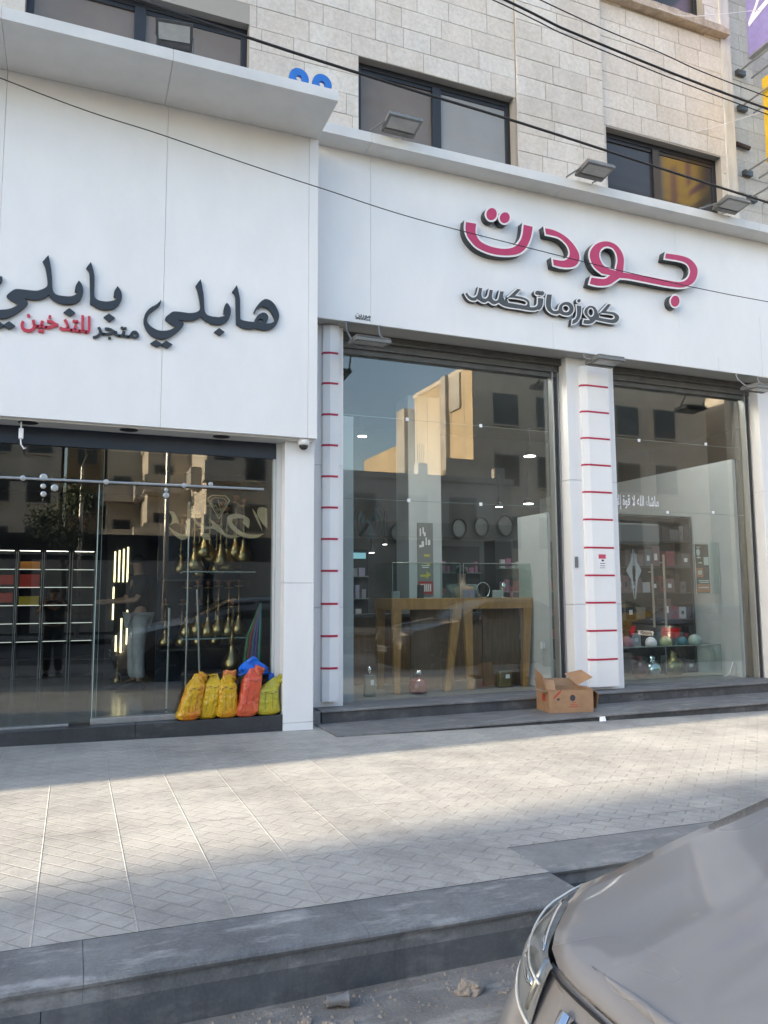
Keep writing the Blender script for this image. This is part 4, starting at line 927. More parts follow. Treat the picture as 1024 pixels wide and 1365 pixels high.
q = MB(); slab(q, BP(w_,d_,h_+.002), BP(0.0,d_,h_+.002), BP(.03,d_+.13,h_+.085), BP(w_-.02,d_+.13,h_+.075)); q.build('flap', MT['card_in'], bx)
q = MB(); slab(q, BP(0,d_,h_+.002), BP(0,.06,h_+.002), BP(-.035,.10,h_+.165), BP(-.02,d_-.03,h_+.215)); q.build('flap', MT['card'], bx)
q = MB(); slab(q, BP(.004,.02,h_-.03), BP(-.13,-.01,h_+.005), BP(-.15,.09,h_+.03), BP(.0,.16,h_+.01)); q.build('torn_flap', MT['card_in'], bx)
q = MB(); slab(q, BP(.0,.06,h_+.0), BP(.10,.05,h_-.01), BP(.12,.15,h_+.09), BP(-.01,.16,h_+.10)); q.build('torn_flap', MT['card'], bx)
q = MB(); slab(q, BP(w_,0.02,h_+.002), BP(w_,d_,h_+.002), BP(w_+.11,d_+.01,h_-.015), BP(w_+.10,0.05,h_-.06)); slab(q, BP(w_+.10,.05,h_-.064), BP(w_+.11,d_,h_-.02), BP(w_+.10,d_-.02,.03), BP(w_+.08,.08,.02)); q.build('flap', MT['card'], bx)
q = MB(); slab(q, BP(w_-.03,d_-.03,h_+.004), BP(w_+.15,d_-.08,h_+.10), BP(w_+.05,d_+.02,h_+.185), BP(w_-.16,d_+.04,h_+.14)); q.build('flap', MT['card'], bx)
pr = MB(); pr.add([BP(.28+.033*cos(2*pi*k_/20), -.0075, .165+.036*sin(2*pi*k_/20)) for k_ in range(20)], [tuple(range(20))]); pr.build('round_mark', MT['darkprint'], bx, fix=False)
pr = MB()
def bar(x0, x1, z0, z1, sk=0): pr.add([BP(x0,-.0075,z0),BP(x1,-.0075,z0),BP(x1+sk,-.0075,z1),BP(x0+sk,-.0075,z1)], [(0,1,2,3)])
bar(.27,.32,.106,.114); bar(.25,.33,.085,.093); bar(.23,.35,.062,.07); pr.build('red_text', MT['redprint'], bx, fix=False); pr = MB()
for j in range(4): bar(.045+j*.022,.062+j*.022,.16+j*.018,.20+j*.018,.02)
pr.build('red_stripes', MT['redprint'], bx, fix=False); pr = MB()
pr.add([BP(-.0075,.10,.12),BP(-.0075,.2,.12),BP(-.0075,.2,.2),BP(-.0075,.10,.2)], [(0,1,2,3)]); pr.build('red_side_mark', MT['redprint'], bx, fix=False)
pr = MB(); pr.add([BP(.09,-.0075,.14),BP(.12,-.0075,.14),BP(.12,-.0075,.165),BP(.09,-.0075,.165)],[(0,1,2,3)]); pr.build('hand_hole', MT['darkprint'], bx, fix=False)

# ================================================================== litter
b = MB(); bm_ = bmesh.new(); bmesh.ops.create_icosphere(bm_, subdivisions=3, radius=.055)
def rockmesh(name, m, seed, sx, sy, sz):
    bm_ = bmesh.new(); bmesh.ops.create_icosphere(bm_, subdivisions=3, radius=1)
    for v in bm_.verts:
        n = noise.noise(v.co*1.3+Vector((seed,0,0)))*.5 + noise.noise(v.co*3.1+Vector((0,seed,0)))*.2
        v.co = v.co*(1+n); v.co = Vector((v.co.x*sx, v.co.y*sy, max(-.5, v.co.z)*sz))
    me = bpy.data.meshes.new(name); bm_.to_mesh(me); bm_.free(); me.materials.append(m); return me
bm_.free()
o = link('broken_stone', rockmesh('broken_stone', MT['rock'], 2.0, .055, .04, .034)); o.location = (1.53, 2.90, rz(1.5)+.016); tag(o, 'rough tan stone lying on the road by the kerb', 'stone')
for k_, (x, y, s_, lb) in enumerate(((.86,2.93,.022,'pale crumb of rubble on the road left of the plastic cup'),(.93,2.86,.03,'grey pebble by the left bottom of the plastic cup'),(1.0,2.84,.026,'grey pebble below the plastic cup'))):
    o = link('pebble', rockmesh('pebble', MT['rock'], 5.0+k_, s_, s_*.8, s_*.6)); o.location = (x, y, rz(x)+.008); tag(o, lb, 'pebble')
b = MB(); ax = Vector((.99,-.14,0)).normalized()
pc = Vector((1.0,2.99,rz(1.0)+.026)); b.tube([pc-ax*.045, pc-ax*.04, pc+ax*.0, pc+ax*.04, pc+ax*.045], [.020,.022,.019,.028,.030], 18, caps=False)
o = b.build('plastic_cup', mat('clear_plastic', (.30,.31,.32), .2, spec=.6, trans=.5, var=.3, vscale=40), smoothed=True); o.modifiers.new('thick','SOLIDIFY').thickness = .0015; tag(o, 'crushed clear plastic cup lying on the road below the kerb', 'cup')
b = MB(); b.add([(5.47,7.205,gz(5.47)+.004),(5.55,7.19,gz(5.5)+.006),(5.56,7.225,gz(5.5)+.055),(5.50,7.24,gz(5.5)+.05)], [(0,1,2,3)]); o = b.build('paper_scrap', MT['paper']); o.modifiers.new('thick','SOLIDIFY').thickness = .003; tag(o, 'crumpled white paper scrap below the cardboard box', 'paper')
rg = random.Random(9); b = MB()
for k_ in range(1100):
    x = rg.uniform(-.3, 2.2); y = 3.07-abs(rg.gauss(0,.20)); s_ = .002+.009*rg.random()**3; z = rz(x)+s_*.4
    b.add([(x-s_,y,z-s_*.5),(x+s_*.6,y-s_*.8,z-s_*.5),(x+s_*.5,y+s_,z-s_*.5),(x,y,z+s_*.8)], [(0,1,3),(1,2,3),(2,0,3),(0,2,1)])
o = b.build('gravel', MT['rock']); tag(o, 'scattered grit along the foot of the kerb', None, kind='stuff')

# ================================================================== inside the right shop
dt = {}
def table(label, x0, x1, y, lean_l, lean_r):
    t = thing('display_table', label, 'display table', ((x0+x1)/2, y+.3, .113), 'oak display tables in the left display window')
    q = MB(); q.box(x0, x1, y, y+.62, 1.14, 1.28); q.build('top_box', MT['wood'], t, bevel=.003)
    for (xt, xb) in ((x0+.07, x0+lean_l), (x1-.07, x1-lean_r)):
        for yy in (y+.01, y+.55):
            q = MB(); q.add([(xt-.065,yy,1.139),(xt+.065,yy,1.139),(xt+.065,yy+.05,1.139),(xt-.065,yy+.05,1.139),(xb-.035,yy,.113),(xb+.035,yy,.113),(xb+.035,yy+.05,.113),(xb-.035,yy+.05,.113)],
                            [(0,1,2,3),(4,7,6,5),(0,4,5,1),(1,5,6,2),(2,6,7,3),(3,7,4,0)]); q.build('leg', MT['wood'], t)
    q = MB(); q.box(x1-.60 if lean_r > .1 else x1-.36, x1-.03, y+.30, y+.33, .113, 1.139); q.build('back_panel', MT['wood_dark'], t)
    q = MB()
    q.box(x0+.02, x1-.02, y+.02, y+.026, 1.281, 1.72); q.box(x0+.02, x0+.026, y+.027, y+.6, 1.281, 1.72); q.box(x1-.026, x1-.02, y+.027, y+.6, 1.281, 1.72)
    q.box(x0+.02, x1-.02, y+.02, y+.6, 1.7205, 1.7265)
    v = q.build('glass_case', MT['glass_clear'], t)
    q = MB()
    for x in (x0+.02, x1-.02): q.tube([(x, y+.018, 1.281), (x, y+.018, 1.728)], .004, 5)
    q.tube([(x0+.02, y+.018, 1.729), (x1-.02, y+.018, 1.729)], .004, 5); q.build('case_edge', MT['glass_edge'], v)
    return t
table('left oak table with glass case and tapered legs behind the display window', 3.67, 4.655, 8.86, .07, .22)
table('right oak table with glass case and tapered legs behind the display window', 4.665, 5.71, 8.86, .10, .13)
def bottle(label, x, y, w, h, d, m, cap, style):
    t = thing('perfume_bottle', label, 'perfume bottle', (x, y, .113), 'giant perfume bottles on the window floor')
    q = MB()
    if style == 'round': q.lathe((x,y,.113), [(w*.3,0),(w*.48,.02),(w*.52,h*.25),(w*.45,h*.45),(w*.25,h*.58),(w*.1,h*.62)], 24)
    else: q.box(x-w/2, x+w/2, y-d/2, y+d/2, .113, .113+h*.72)
    q.build('bottle', m, t, smoothed=style == 'round', bevel=0 if style == 'round' else .012)
    q = MB(); q.lathe((x,y,.113+h*(.62 if style == 'round' else .725)), [(w*.10,0),(w*.10,h*.08),(w*.17,h*.10),(w*.20,h*.17),(w*.16,h*.25),(.002,h*.27)], 18); q.build('stopper', cap, t, smoothed=True)
    if style != 'round':
        q = MB(); q.box(x-.0, x+w*.32, y-d/2-.003, y-d/2-.001, .113+h*.38, .113+h*.55); q.build('paper_label', MT['paper'], t)
glp = mat('perfume_glass', (.16,.165,.13), .06, spec=.8, var=.2, vscale=6); glr = mat('red_perfume_glass', (.15,.02,.035), .06, spec=.8); glm = mat('amber_perfume_glass', (.13,.105,.045), .06, spec=.8)
bottle('tall grey-green perfume bottle by the left edge of the display window', 3.345, 8.80, .135, .36, .08, glp, MT['chrome'], 'box')
bottle('round dark red perfume bottle between the legs of the left table', 4.0, 8.82, .23, .32, .16, glr, MT['chrome'], 'round')
bottle('square amber perfume bottle between the legs of the right table', 5.31, 8.98, .19, .30, .10, glm, MT['glass_clear'], 'box')
# small goods standing on the tables' glass cases' floor
rg = random.Random(21)
cols = [(.5,.2,.35),(.35,.35,.5),(.6,.6,.62),(.08,.08,.09),(.45,.08,.08),(.3,.32,.35)]
gm = [mat('goods_'+w, c, .4) for w, c in zip(('rose','lilac','pearl','black','red','grey'), cols)]
def goods(label, x, y, z, w, h, d, m, cat='box', nm='product_box'):
    b = MB(); b.box(x-w/2, x+w/2, y-d/2, y+d/2, z, z+h); o = b.build(nm, m, bevel=.004); return tag(o, label, cat)
goods('black metal figurine box in the left glass case', 4.17, 9.1, 1.281, .07, .17, .06, gm[3])
goods('left lilac gift card in the right glass case', 4.78, 9.02, 1.281, .07, .11, .02, gm[1]); goods('right lilac gift card in the right glass case', 4.88, 9.02, 1.281, .07, .10, .02, gm[1])
goods('white box with red dot in the right glass case', 5.28, 9.05, 1.281, .13, .10, .05, gm[2]); goods('small pink tube at the right end of the right glass case', 5.50, 9.05, 1.281, .03, .08, .03, gm[0])
goods('pale cream box in the left glass case', 3.82, 9.1, 1.281, .10, .09, .06, gm[5])
b = MB(); ring = [[(5.06+(.10+.008*cos(c_))*cos(a), 9.04+.008*sin(c_), 1.385+(.10+.008*cos(c_))*sin(a)) for c_ in [2*pi*k_/6 for k_ in range(7)]] for a in [2*pi*j/24 for j in range(24)]]
b.grid(ring, close_u=True); o = b.build('ring_mirror', MT['chrome'], smoothed=True); tag(o, 'small silver ring mirror in the right glass case', 'mirror')
b = MB(); b.lathe((5.37,9.05,1.281), [(.04,0),(.035,.01),(.008,.02),(.008,.10),(.035,.13),(.04,.17),(.02,.2),(.003,.205)], 14); o = b.build('trinket_stand', MT['chrome'], smoothed=True); tag(o, 'silver trinket stand beside the white box in the right case', 'trinket')
# plain boards and column sign
b = MB(); b.box(5.725, 5.765, 8.50, 9.22, .113, 2.39); o = b.build('white_board', MT['int_white']); tag(o, 'white board standing at the right side of left display window', 'board')
b = MB(); b.box(5.69,5.724,8.62,8.68,.62,.70); o = b.build('wall_socket', MT['paper']); tag(o, 'white socket on the board in the left display window', 'socket')
ps = thing('column_poster', 'grey poster with white script, yellow arrow and red panel on the inner column', 'poster', (5.13, 10.99, 1.9))
b = MB(); b.box(4.99, 5.26, 10.985, 10.998, 1.30, 2.45); b.build('sheet', mat('grey_poster', (.22,.23,.225), .6, var=.1), ps)
b = MB()
for (x0,x1,z0,z1) in ((5.03,5.05,2.24,2.36),(5.08,5.10,2.28,2.38),(5.10,5.13,2.24,2.30),(5.02,5.06,2.06,2.10),(5.06,5.10,2.07,2.16),(5.13,5.15,2.10,2.22),(5.17,5.21,2.10,2.18),(5.06,5.2,1.80,1.815),(5.05,5.2,1.77,1.785),(5.07,5.18,1.74,1.755)): b.box(x0,x1,10.980,10.984,z0,z1)
b.build('white_script', MT['paper'], ps)
b = MB(); b.box(5.03,5.15,10.980,10.984,1.60,1.635); b.add([(5.14,10.982,1.57),(5.22,10.982,1.635),(5.14,10.982,1.69)],[(0,1,2)]); b.box(5.10,5.20,10.980,10.984,1.92,1.95); b.build('yellow_arrow', mat('yellow_print', (.55,.50,.08), .6), ps)
b = MB(); b.box(5.0,5.25,10.980,10.984,1.33,1.53); rp = b.build('red_panel', mat('red_panel', (.38,.05,.05), .6), ps)
b = MB()
for j in range(6): b.box(5.03+j*.033,5.05+j*.033,10.976,10.9795,1.37,1.49)
b.build('white_letters', MT['paper'], rp)
# things on the back wall of the right shop
for j, (x, z, rr, lab) in enumerate(((5.72,2.49,.20,'round dark wreath mirror left of the row on back wall'),(6.28,2.53,.21,'round dark mirror right of the inner column'),(7.05,2.62,.23,'oval dark mirror under the lamp'),(7.55,2.66,.23,'oval dark mirror beside the last one'),(8.1,2.7,.26,'large oval dark mirror near the white board'))):
    b = MB(); n = 22; b.grid([[(x+(rr*.8+.02*cos(c_))*cos(a)*.85, 13.5+.03*sin(c_), z+(rr*.8+.02*cos(c_))*sin(a)) for c_ in [2*pi*k_/6 for k_ in range(7)]] for a in [2*pi*i_/n for i_ in range(n)]], close_u=True)
    o = b.build('round_mirror', MT['shelf'], smoothed=True); tag(o, lab, 'mirror', 'round mirrors on the back wall')
    d = MB(); d.lathe((x,13.52,z), [(rr*.70,0),(rr*.70,.02)], 20, 'y'); d.build('mirror_glass', mat('mirror_glass', (.30,.33,.33), .1, metal=.6) if 'mirror_glass' not in bpy.data.materials else bpy.data.materials['mirror_glass'], o)
b = MB(); b.box(6.05,6.6,13.3,13.55,1.0,2.0); o = b.build('perfume_stand', mat('dark_red_stand', (.10,.02,.025), .4)); tag(o, 'dark red stand with teal screen right of the inner column', 'stand')
s_ = MB(); s_.box(6.15,6.5,13.29,13.299,1.35,1.75); s_.build('screen', emission('teal_screen', (.05,.3,.35), .5), o)
def cabinet(label, x0, x1, y, z1, m, seed, glow=None):
    t = thing('display_cabinet', label, 'cabinet', ((x0+x1)/2, y, .113)); rgx = random.Random(seed)
    q = MB(); q.box(x0, x1, y+.02, y+.42, .113, z1); q.build('carcass', m, t)
    for k_ in range(4):
        z = .5+(z1-.6)*k_/4; q = MB(); q.box(x0+.03, x1-.03, y-.10, y+.019, z, z+.018); q.build('shelf', MT['glass_edge'], t)
        x = x0+.06
        while x < x1-.12:
            w = rgx.uniform(.05,.13); h = rgx.uniform(.08,.22); q = MB(); q.box(x, x+w-.01, y-.08, y-.01, z+.0185, z+.0185+h); q.build('product', gm[rgx.randrange(6)], t); x += w+rgx.uniform(0,.03)
    if glow:
        q = MB(); q.box(x0+.05, x1-.05, y-.012, y+.018, z1-.16, z1-.06); q.build('lit_header', glow, t)
    return t
cabinet('dark cosmetics cabinet at the left back of the shop', 3.3, 4.7, 12.4, 2.1, MT['shelf'], 5, emission('teal_header', (.05,.25,.32), .35))
cabinet('dark cosmetics cabinet behind the right oak table', 5.7, 7.0, 12.6, 2.2, MT['shelf'], 6)
cabinet('tall dark cosmetics cabinet at the right back of the shop', 7.1, 8.6, 12.2, 2.3, MT['shelf'], 8)
ctr_ = thing('service_counter', 'dark service counter behind the oak tables', 'counter', (4.6, 10.2, .113))
b = MB(); b.box(3.5, 5.55, 9.95, 10.35, .113, 1.02); b.build('body', MT['wood_dark'], ctr_)
b = MB(); b.box(3.45, 5.6, 9.9, 10.4, 1.021, 1.06); b.build('top', MT['shelf'], ctr_)
fn = thing('wall_fan', 'dark round wall fan at the upper left back of the shop', 'fan', (4.2, 12.0, 2.5))
b = MB()
for rr in (.10,.17,.24,.30): b.grid([[((4.55)+rr*cos(a)+.006*cos(c_)*cos(a), 11.9+.006*sin(c_), 2.52+rr*sin(a)*1.25) for c_ in [2*pi*k_/4 for k_ in range(5)]] for a in [2*pi*i_/22 for i_ in range(23)]])
b.build('cage', MT['shelf'], fn)
b = MB()
for k_ in range(3):
    a = k_*2.094+.3; b.add([(4.55,11.93,2.52),(4.55+.24*cos(a),11.94,2.52+.29*sin(a)),(4.55+.22*cos(a+.7),11.92,2.52+.27*sin(a+.7))], [(0,1,2)])
b.build('blades', mat('fan_blade', (.06,.10,.12), .4), fn)
b = MB(); b.tube([(4.55,11.95,2.52),(4.55,12.4,2.35)], .03, 8); b.build('stalk', MT['shelf'], fn)
def shelf_unit(label, x0, x1, y, z0, z1, n, m, seed, cols_, fill=.8, dep=.35, cat='shelves'):
    t = thing('shelf_unit', label, cat, ((x0+x1)/2, y, z0))
    q = MB(); q.box(x0, x1, y+dep-.02, y+dep, z0, z1); q.build('back', m, t)
    q = MB(); q.box(x0, x0+.03, y, y+dep-.02, z0, z1); q.box(x1-.03, x1, y, y+dep-.02, z0, z1); q.box(x0+.03,x1-.03,y,y+dep-.02,z1-.03,z1); q.build('carcass', m, t)
    zs_ = [z0+(z1-z0)*i_/n for i_ in range(n)]
    rgx = random.Random(seed)
    for z in zs_:
        q = MB(); q.box(x0+.03, x1-.03, y+.002, y+dep-.021, z, z+.02); q.build('shelf', MT['glass_edge'] if cat == 'glass shelves' else m, t)
    return t, zs_, rgx
# tall perfume shelving against the partition, seen through the right display window
tsh, zs_, rgx = shelf_unit('tall dark perfume shelving behind the right display window', 6.75, 8.96, 9.35, .113, 2.52, 6, MT['shelf'], 3, None)
pcol = [mat('pack_'+w, c, .45) for w, c in zip(('grey','mauve','white','pink','ink','rose','teal'), ((.16,.18,.20),(.115,.11,.12),(.42,.42,.43),(.20,.13,.14),(.02,.02,.025),(.22,.04,.06),(.05,.11,.115)))]
for si, z in enumerate(zs_):
    x = 6.82; first = True
    words = ('bottom','second','third','fourth','fifth','top')
    k_ = 0
    while x < 8.85 and k_ < 16:
        w = rgx.uniform(.09,.19); h = rgx.uniform(.15,.31); mm = pcol[rgx.choice((0,0,1,2,3,4,5)) if si > 1 else rgx.choice((3,5,5,6,4,2))]
        if rgx.random() < .93:
            b = MB(); b.box(x, x+w-.012, 9.37, 9.37+.16, z+.021, z+.021+h); o = b.build('product_box', mm, bevel=.003)
            tag(o, 'boxed product on the %s shelf of the dark perfume shelving' % words[si], 'box', 'boxed products on the %s perfume shelf' % words[si])
            if rgx.random() < .5:
                q = MB(); q.box(x+w*.25, x+w*.6, 9.366, 9.3695, z+.05+h*.2, z+.03+h*.6); q.build('printed_panel', MT['paper'] if rgx.random() < .5 else MT['darkprint'], o)
        x += w; k_ += 1
ac = thing('air_conditioner', 'white wall air conditioner above the perfume shelving', 'air conditioner', (7.65, 9.3, 2.2))
b = MB(); b.box(7.25, 8.12, 9.10, 9.34, 2.04, 2.36); b.build('body', MT['int_grey'], ac, bevel=.03)
b = MB(); b.box(7.3, 8.07, 9.095, 9.12, 2.055, 2.09); b.build('vent', MT['shelf'], ac)
# hanging star ornament, door handles, poster, counter
b = MB()
for sx in (-1, 1):
    b.add([(7.66,9.16,1.98),(7.66+sx*.05,9.16,1.80),(7.66+sx*.13,9.16,1.66),(7.66+sx*.05,9.16,1.52),(7.66+sx*.005,9.16,1.24),(7.66+sx*.02,9.16,1.50),(7.66+sx*.03,9.16,1.66),(7.66+sx*.012,9.16,1.80)], [(0,1,2,3,4,5,6,7)])
o = b.build('hanging_ornament', MT['int_white']); o.modifiers.new('thick','SOLIDIFY').thickness = .012; tag(o, 'white pointed paper ornament hanging inside the right display window', 'ornament')
for x, z0, z1, lb in ((7.90,.83,1.76,'left one of two pale tube door handles inside the right display window'),(8.12,.78,1.90,'right one of two pale tube door handles inside the right display window')):
    b = MB(); b.tube([(x,9.05,z0),(x,9.05,z1)], .017, 10); o = b.build('door_handle_bar', mat('bronze_tube', (.42,.38,.33), .35, metal=.6) if 'bronze_tube' not in bpy.data.materials else bpy.data.materials['bronze_tube'], smoothed=False); tag(o, lb, 'door handle')
    q = MB()
    for z in (z0+.12, z1-.12): q.tube([(x,9.05,z),(x,9.13,z)], .01, 6)
    q.build('fixing', MT['alu'], o)
pn = thing('hanging_poster', 'black and orange poster hanging in a clear sleeve inside the right window', 'poster', (8.7, 8.86, 1.7))
b = MB(); b.box(8.53, 8.80, 8.86, 8.868, 1.33, 2.05); b.build('sheet', mat('poster_black', (.03,.026,.028), .4), pn)
b = MB(); b.box(8.56,8.80,8.853,8.8595,1.34,1.46); b.box(8.55,8.68,8.853,8.8595,1.56,1.70); b.build('orange_band', mat('poster_orange', (.60,.18,.06), .5), pn)
b = MB()
b.add([(8.60+.035*cos(2*pi*k_/16),8.854,1.93+.055*sin(2*pi*k_/16)) for k_ in range(16)], [tuple(range(16))])
for (x0,x1,z0,z1) in ((8.57,8.63,2.0,2.012),(8.57,8.64,1.84,1.862),(8.60,8.66,1.765,1.785),(8.58,8.78,1.50,1.515),(8.60,8.78,1.475,1.488),(8.58,8.77,1.40,1.418),(8.58,8.65,1.60,1.66),(8.70,8.79,1.74,1.86)): b.box(x0,x1,8.850,8.8525,z0,z1)
b.build('white_mark', MT['paper'], pn)
b = MB(); b.box(8.52, 8.98, 8.838, 8.846, 1.31, 2.08); b.build('clear_sleeve', MT['glass_clear'], pn)
b = MB(); b.tube([(8.80,8.84,1.31),(8.80,8.84,2.08)],.006,5); b.tube([(8.975,8.84,1.31),(8.975,8.84,2.08)],.008,5); b.tube([(8.52,8.84,1.31),(8.52,8.84,2.08)],.005,5); b.build('sleeve_edge', mat('sleeve_edge', (.55,.57,.58), .3), pn)
ct = thing('glass_counter', 'low glass counter on the floor of the right display window', 'counter', (8.0, 9.0, .113))
b = MB(); b.box(6.95, 8.93, 8.84, 8.85, .114, .56); b.box(6.95, 8.93, 8.84, 9.25, .561, .571); b.build('glass', MT['glass_clear'], ct)
b = MB(); b.tube([(6.95,8.838,.572),(8.93,8.838,.572),(8.935,8.838,.114)], .006, 6); b.tube([(7.90,8.837,.114),(7.90,8.837,.56)], .005, 5); b.build('edge', MT['glass_edge'], ct)
def pot(label, x, y, s_, m, cat, nm):
    b = MB(); b.lathe((x,y,.114), [(.09*s_,0),(.13*s_,.03*s_),(.17*s_,.12*s_),(.15*s_,.21*s_),(.08*s_,.26*s_),(.05*s_,.30*s_),(.07*s_,.33*s_),(.02*s_,.36*s_),(.004,.38*s_)], 20); o = b.build(nm, m, smoothed=True); return tag(o, label, cat)
pot('shiny brass pot at the right inside the low glass counter', 8.20, 9.05, 1.0, MT['brass'], 'pot', 'brass_pot'); pot('silver pot inside the low glass counter beside the brass one', 7.85, 9.08, .85, MT['chrome'], 'pot', 'silver_pot'); pot('dark red pot inside the low glass counter', 7.62, 9.06, .8, glr, 'pot', 'red_pot')
for j, (x, s_, m, lb) in enumerate(((7.78,.085,'paper','white rounded cap on top of the low glass counter'),(8.05,.09,'green','pale green packet on top of the low glass counter'),(8.36,.08,'blue2','teal packet on top of the low glass counter'),(8.60,.10,'pale','pale clear gift bag on top of the low glass counter'),(7.35,.10,'pinkp','pink packet on the left of the low glass counter'),(7.15,.09,'redp','red packet at the left end of the low glass counter'))):
    mm = {'paper':MT['paper'],'green':mat('green_pack',(.28,.35,.18),.4),'blue2':mat('teal_pack',(.04,.16,.19),.4),'pale':mat('pale_pack',(.35,.45,.40),.3),'pinkp':mat('pink_pack',(.4,.18,.22),.4),'redp':mat('red_pack',(.45,.07,.06),.4)}[m]
    b = MB(); b.lathe((x,9.0,.572), [(s_*.9,0),(s_,.02),(s_*.95,s_*.8),(s_*.7,s_*1.2),(s_*.3,s_*1.45),(.003,s_*1.5)], 14); o = b.build('packet', mm, smoothed=True); tag(o, lb, 'packet')
b = MB(); b.tube([(8.75,8.62,.13),(8.85,8.62,.16),(8.93,8.62,.33),(9.0-.02,8.62,.30),(8.975,8.62,.15)], .008, 6); o = b.build('plug_cable', MT['paper'], smoothed=True); tag(o, 'white cord looping to a plug on the right window floor', 'cord')
for (x, z, lb, m) in ((6.285,1.745,'small red and white warning sticker on the middle striped pilaster',0),):
    t = thing('warning_sticker', lb, 'sticker', (x, 8.11, z))
    b = MB(); b.box(x-.055, x+.055, 8.1115, 8.1145, z-.10, z+.07); b.build('sheet', MT['paper'], t)
    b = MB(); b.box(x-.055, x+.055, 8.109, 8.1112, z+.03, z+.085); b.build('red_heading', mat('sticker_red', (.55,.06,.12), .5), t)
    b = MB(); b.box(x-.01, x+.025, 8.109, 8.1112, z-.005, z+.018); b.box(x-.035,x+.04,8.109,8.1112,z-.035,z-.027); b.box(x-.035,x+.04,8.109,8.1112,z-.065,z-.058); b.box(x-.04,x+.04,8.109,8.1112,z-.09,z-.085); b.build('black_print', MT['darkprint'], t)
b = MB(); b.box(5.925, 5.97, 8.185, 8.1985, 1.66, 1.80); o = b.build('key_switch', MT['flood']); tag(o, 'small grey key switch on the white column left of striped pilaster', 'switch')

# ================================================================== inside the left shop
sh = {}
warm = emission('warm_led', (1.0,.82,.40), 1.15)
shx = [(-1.75,-1.25),(-1.22,-.79),(-.776,-.44),(-.42,-.06),(-.03,.30)]
for j, (a, c) in enumerate(shx):
    t, zz, rgx = shelf_unit(('far left','second','third','fourth','fifth')[j]+' dark smoking shop shelf bay counted from the left', a, c, 12.5, .13, 1.98, 7, MT['int_dark'], 40+j, None, cat='shelves')
    for z in zz[2:]:
        q = MB(); q.box(a+.02, c-.02, 12.494, 12.4985, z+.002, z+.012); q.build('lit_edge', emission('cool_led', (.8,.85,.75), .22) if 'cool_led' not in bpy.data.materials else bpy.data.materials['cool_led'], t)
    q = MB(); q.box(a+.03, c-.03, 12.40, 12.43, 1.99, 1.995); q.build('light_strip', emission('shelf_light', (1.0,.9,.75), 1.8) if 'shelf_light' not in bpy.data.materials else bpy.data.materials['shelf_light'], t)
    q = MB(); q.box(a, c, 12.38, 12.5, 1.996, 2.03); q.build('canopy', MT['int_dark'], t)
    q = MB(); q.box(a, a+.008, 12.492, 12.4985, .13, 1.98); q.box(c-.008, c, 12.492, 12.4985, .13, 1.98); q.build('edge_strip', MT['alu'], t)
pk_ = [mat('red_pack_', (.75,.06,.04), .5), mat('yellow_pack_', (.75,.55,.05), .5), mat('orange_pack_', (.75,.30,.05), .5)]
for (a, c, z, h, m, lb) in ((-1.15,-.82,1.50,.14,0,'red packs on the far left lit shelf, upper'),(-1.15,-.82,1.24,.14,0,'red packs on the far left lit shelf, lower'),(-.74,-.47,1.72,.12,2,'orange packs on the top lit shelf'),(-.74,-.47,1.45,.20,0,'stack of red packs on the middle lit shelf'),(-.74,-.47,1.20,.13,1,'yellow packs on the lower lit shelf')):
    b = MB(); b.box(a, c, 12.50, 12.56, z, z+h); o = b.build('tobacco_packs', pk_[m], bevel=.004); tag(o, lb, 'packs', 'packs on the lit shelves')
# lit tubes
lt = thing('led_panel', 'black panel with glowing yellowish vertical light tubes inside the left shop', 'light', (.67, 12.0, 1.5))
b = MB(); b.box(.45, 1.0, 12.02, 12.06, .13, 2.3); b.build('panel', MT['int_dark'], lt)
for x, z0, z1 in ((.555,1.53,1.98),(.615,1.53,2.0),(.675,1.53,2.02),(.735,1.53,2.05),(.548,.98,1.46),(.75,.62,1.12),(.67,.5,1.0),(.60,.52,.75)):
    b = MB(); b.box(x-.010, x+.010, 12.0, 12.015, z0, z1); b.build('light_tube', warm, lt)
t = thing('added_fill_panel', 'added hidden fill panel behind the door head of the left shop', 'light', (.9, 8.4, 2.94))  # added out of sight to brighten the person inside
b = MB(); b.box(.6, 1.1, 8.30, 8.46, 2.92, 2.949); b.build('housing', MT['black'], t)
b = MB(); b.box(.62, 1.08, 8.32, 8.44, 2.914, 2.919); b.build('fill_face', emission('panel_fill_glow', (1.0,.95,.85), 5.0), t)
# hookahs
def hookah(x, y, z, s_, label, group='hookahs hanging and standing in the left shop'):
    t = thing('hookah', label, 'hookah', (x, y, z), group)
    b = MB(); b.lathe((x,y,z), [(.10*s_,0),(.115*s_,.02*s_),(.12*s_,.07*s_),(.09*s_,.15*s_),(.045*s_,.22*s_),(.03*s_,.27*s_),(.035*s_,.29*s_)], 16); b.build('vase', MT['brass'], t, smoothed=True)
    b = MB(); b.lathe((x,y,z), [(.02*s_,.29*s_),(.012*s_,.33*s_),(.026*s_,.36*s_),(.011*s_,.40*s_),(.011*s_,.50*s_),(.024*s_,.52*s_),(.010*s_,.56*s_),(.010*s_,.72*s_),(.07*s_,.735*s_),(.07*s_,.745*s_),(.012*s_,.755*s_)], 14); b.build('stem', MT['brass'], t, smoothed=True)
    b = MB(); b.lathe((x,y,z), [(.015*s_,.756*s_),(.035*s_,.80*s_),(.038*s_,.83*s_),(.02*s_,.835*s_)], 14); b.build('bowl', mat('clay_bowl', (.2,.08,.04), .6) if 'clay_bowl' not in bpy.data.materials else bpy.data.materials['clay_bowl'], t, smoothed=True)
    return t
h0 = hookah(1.675, 8.75, .50, .95, 'brass hookah with a bulbous vase standing just behind the bags')
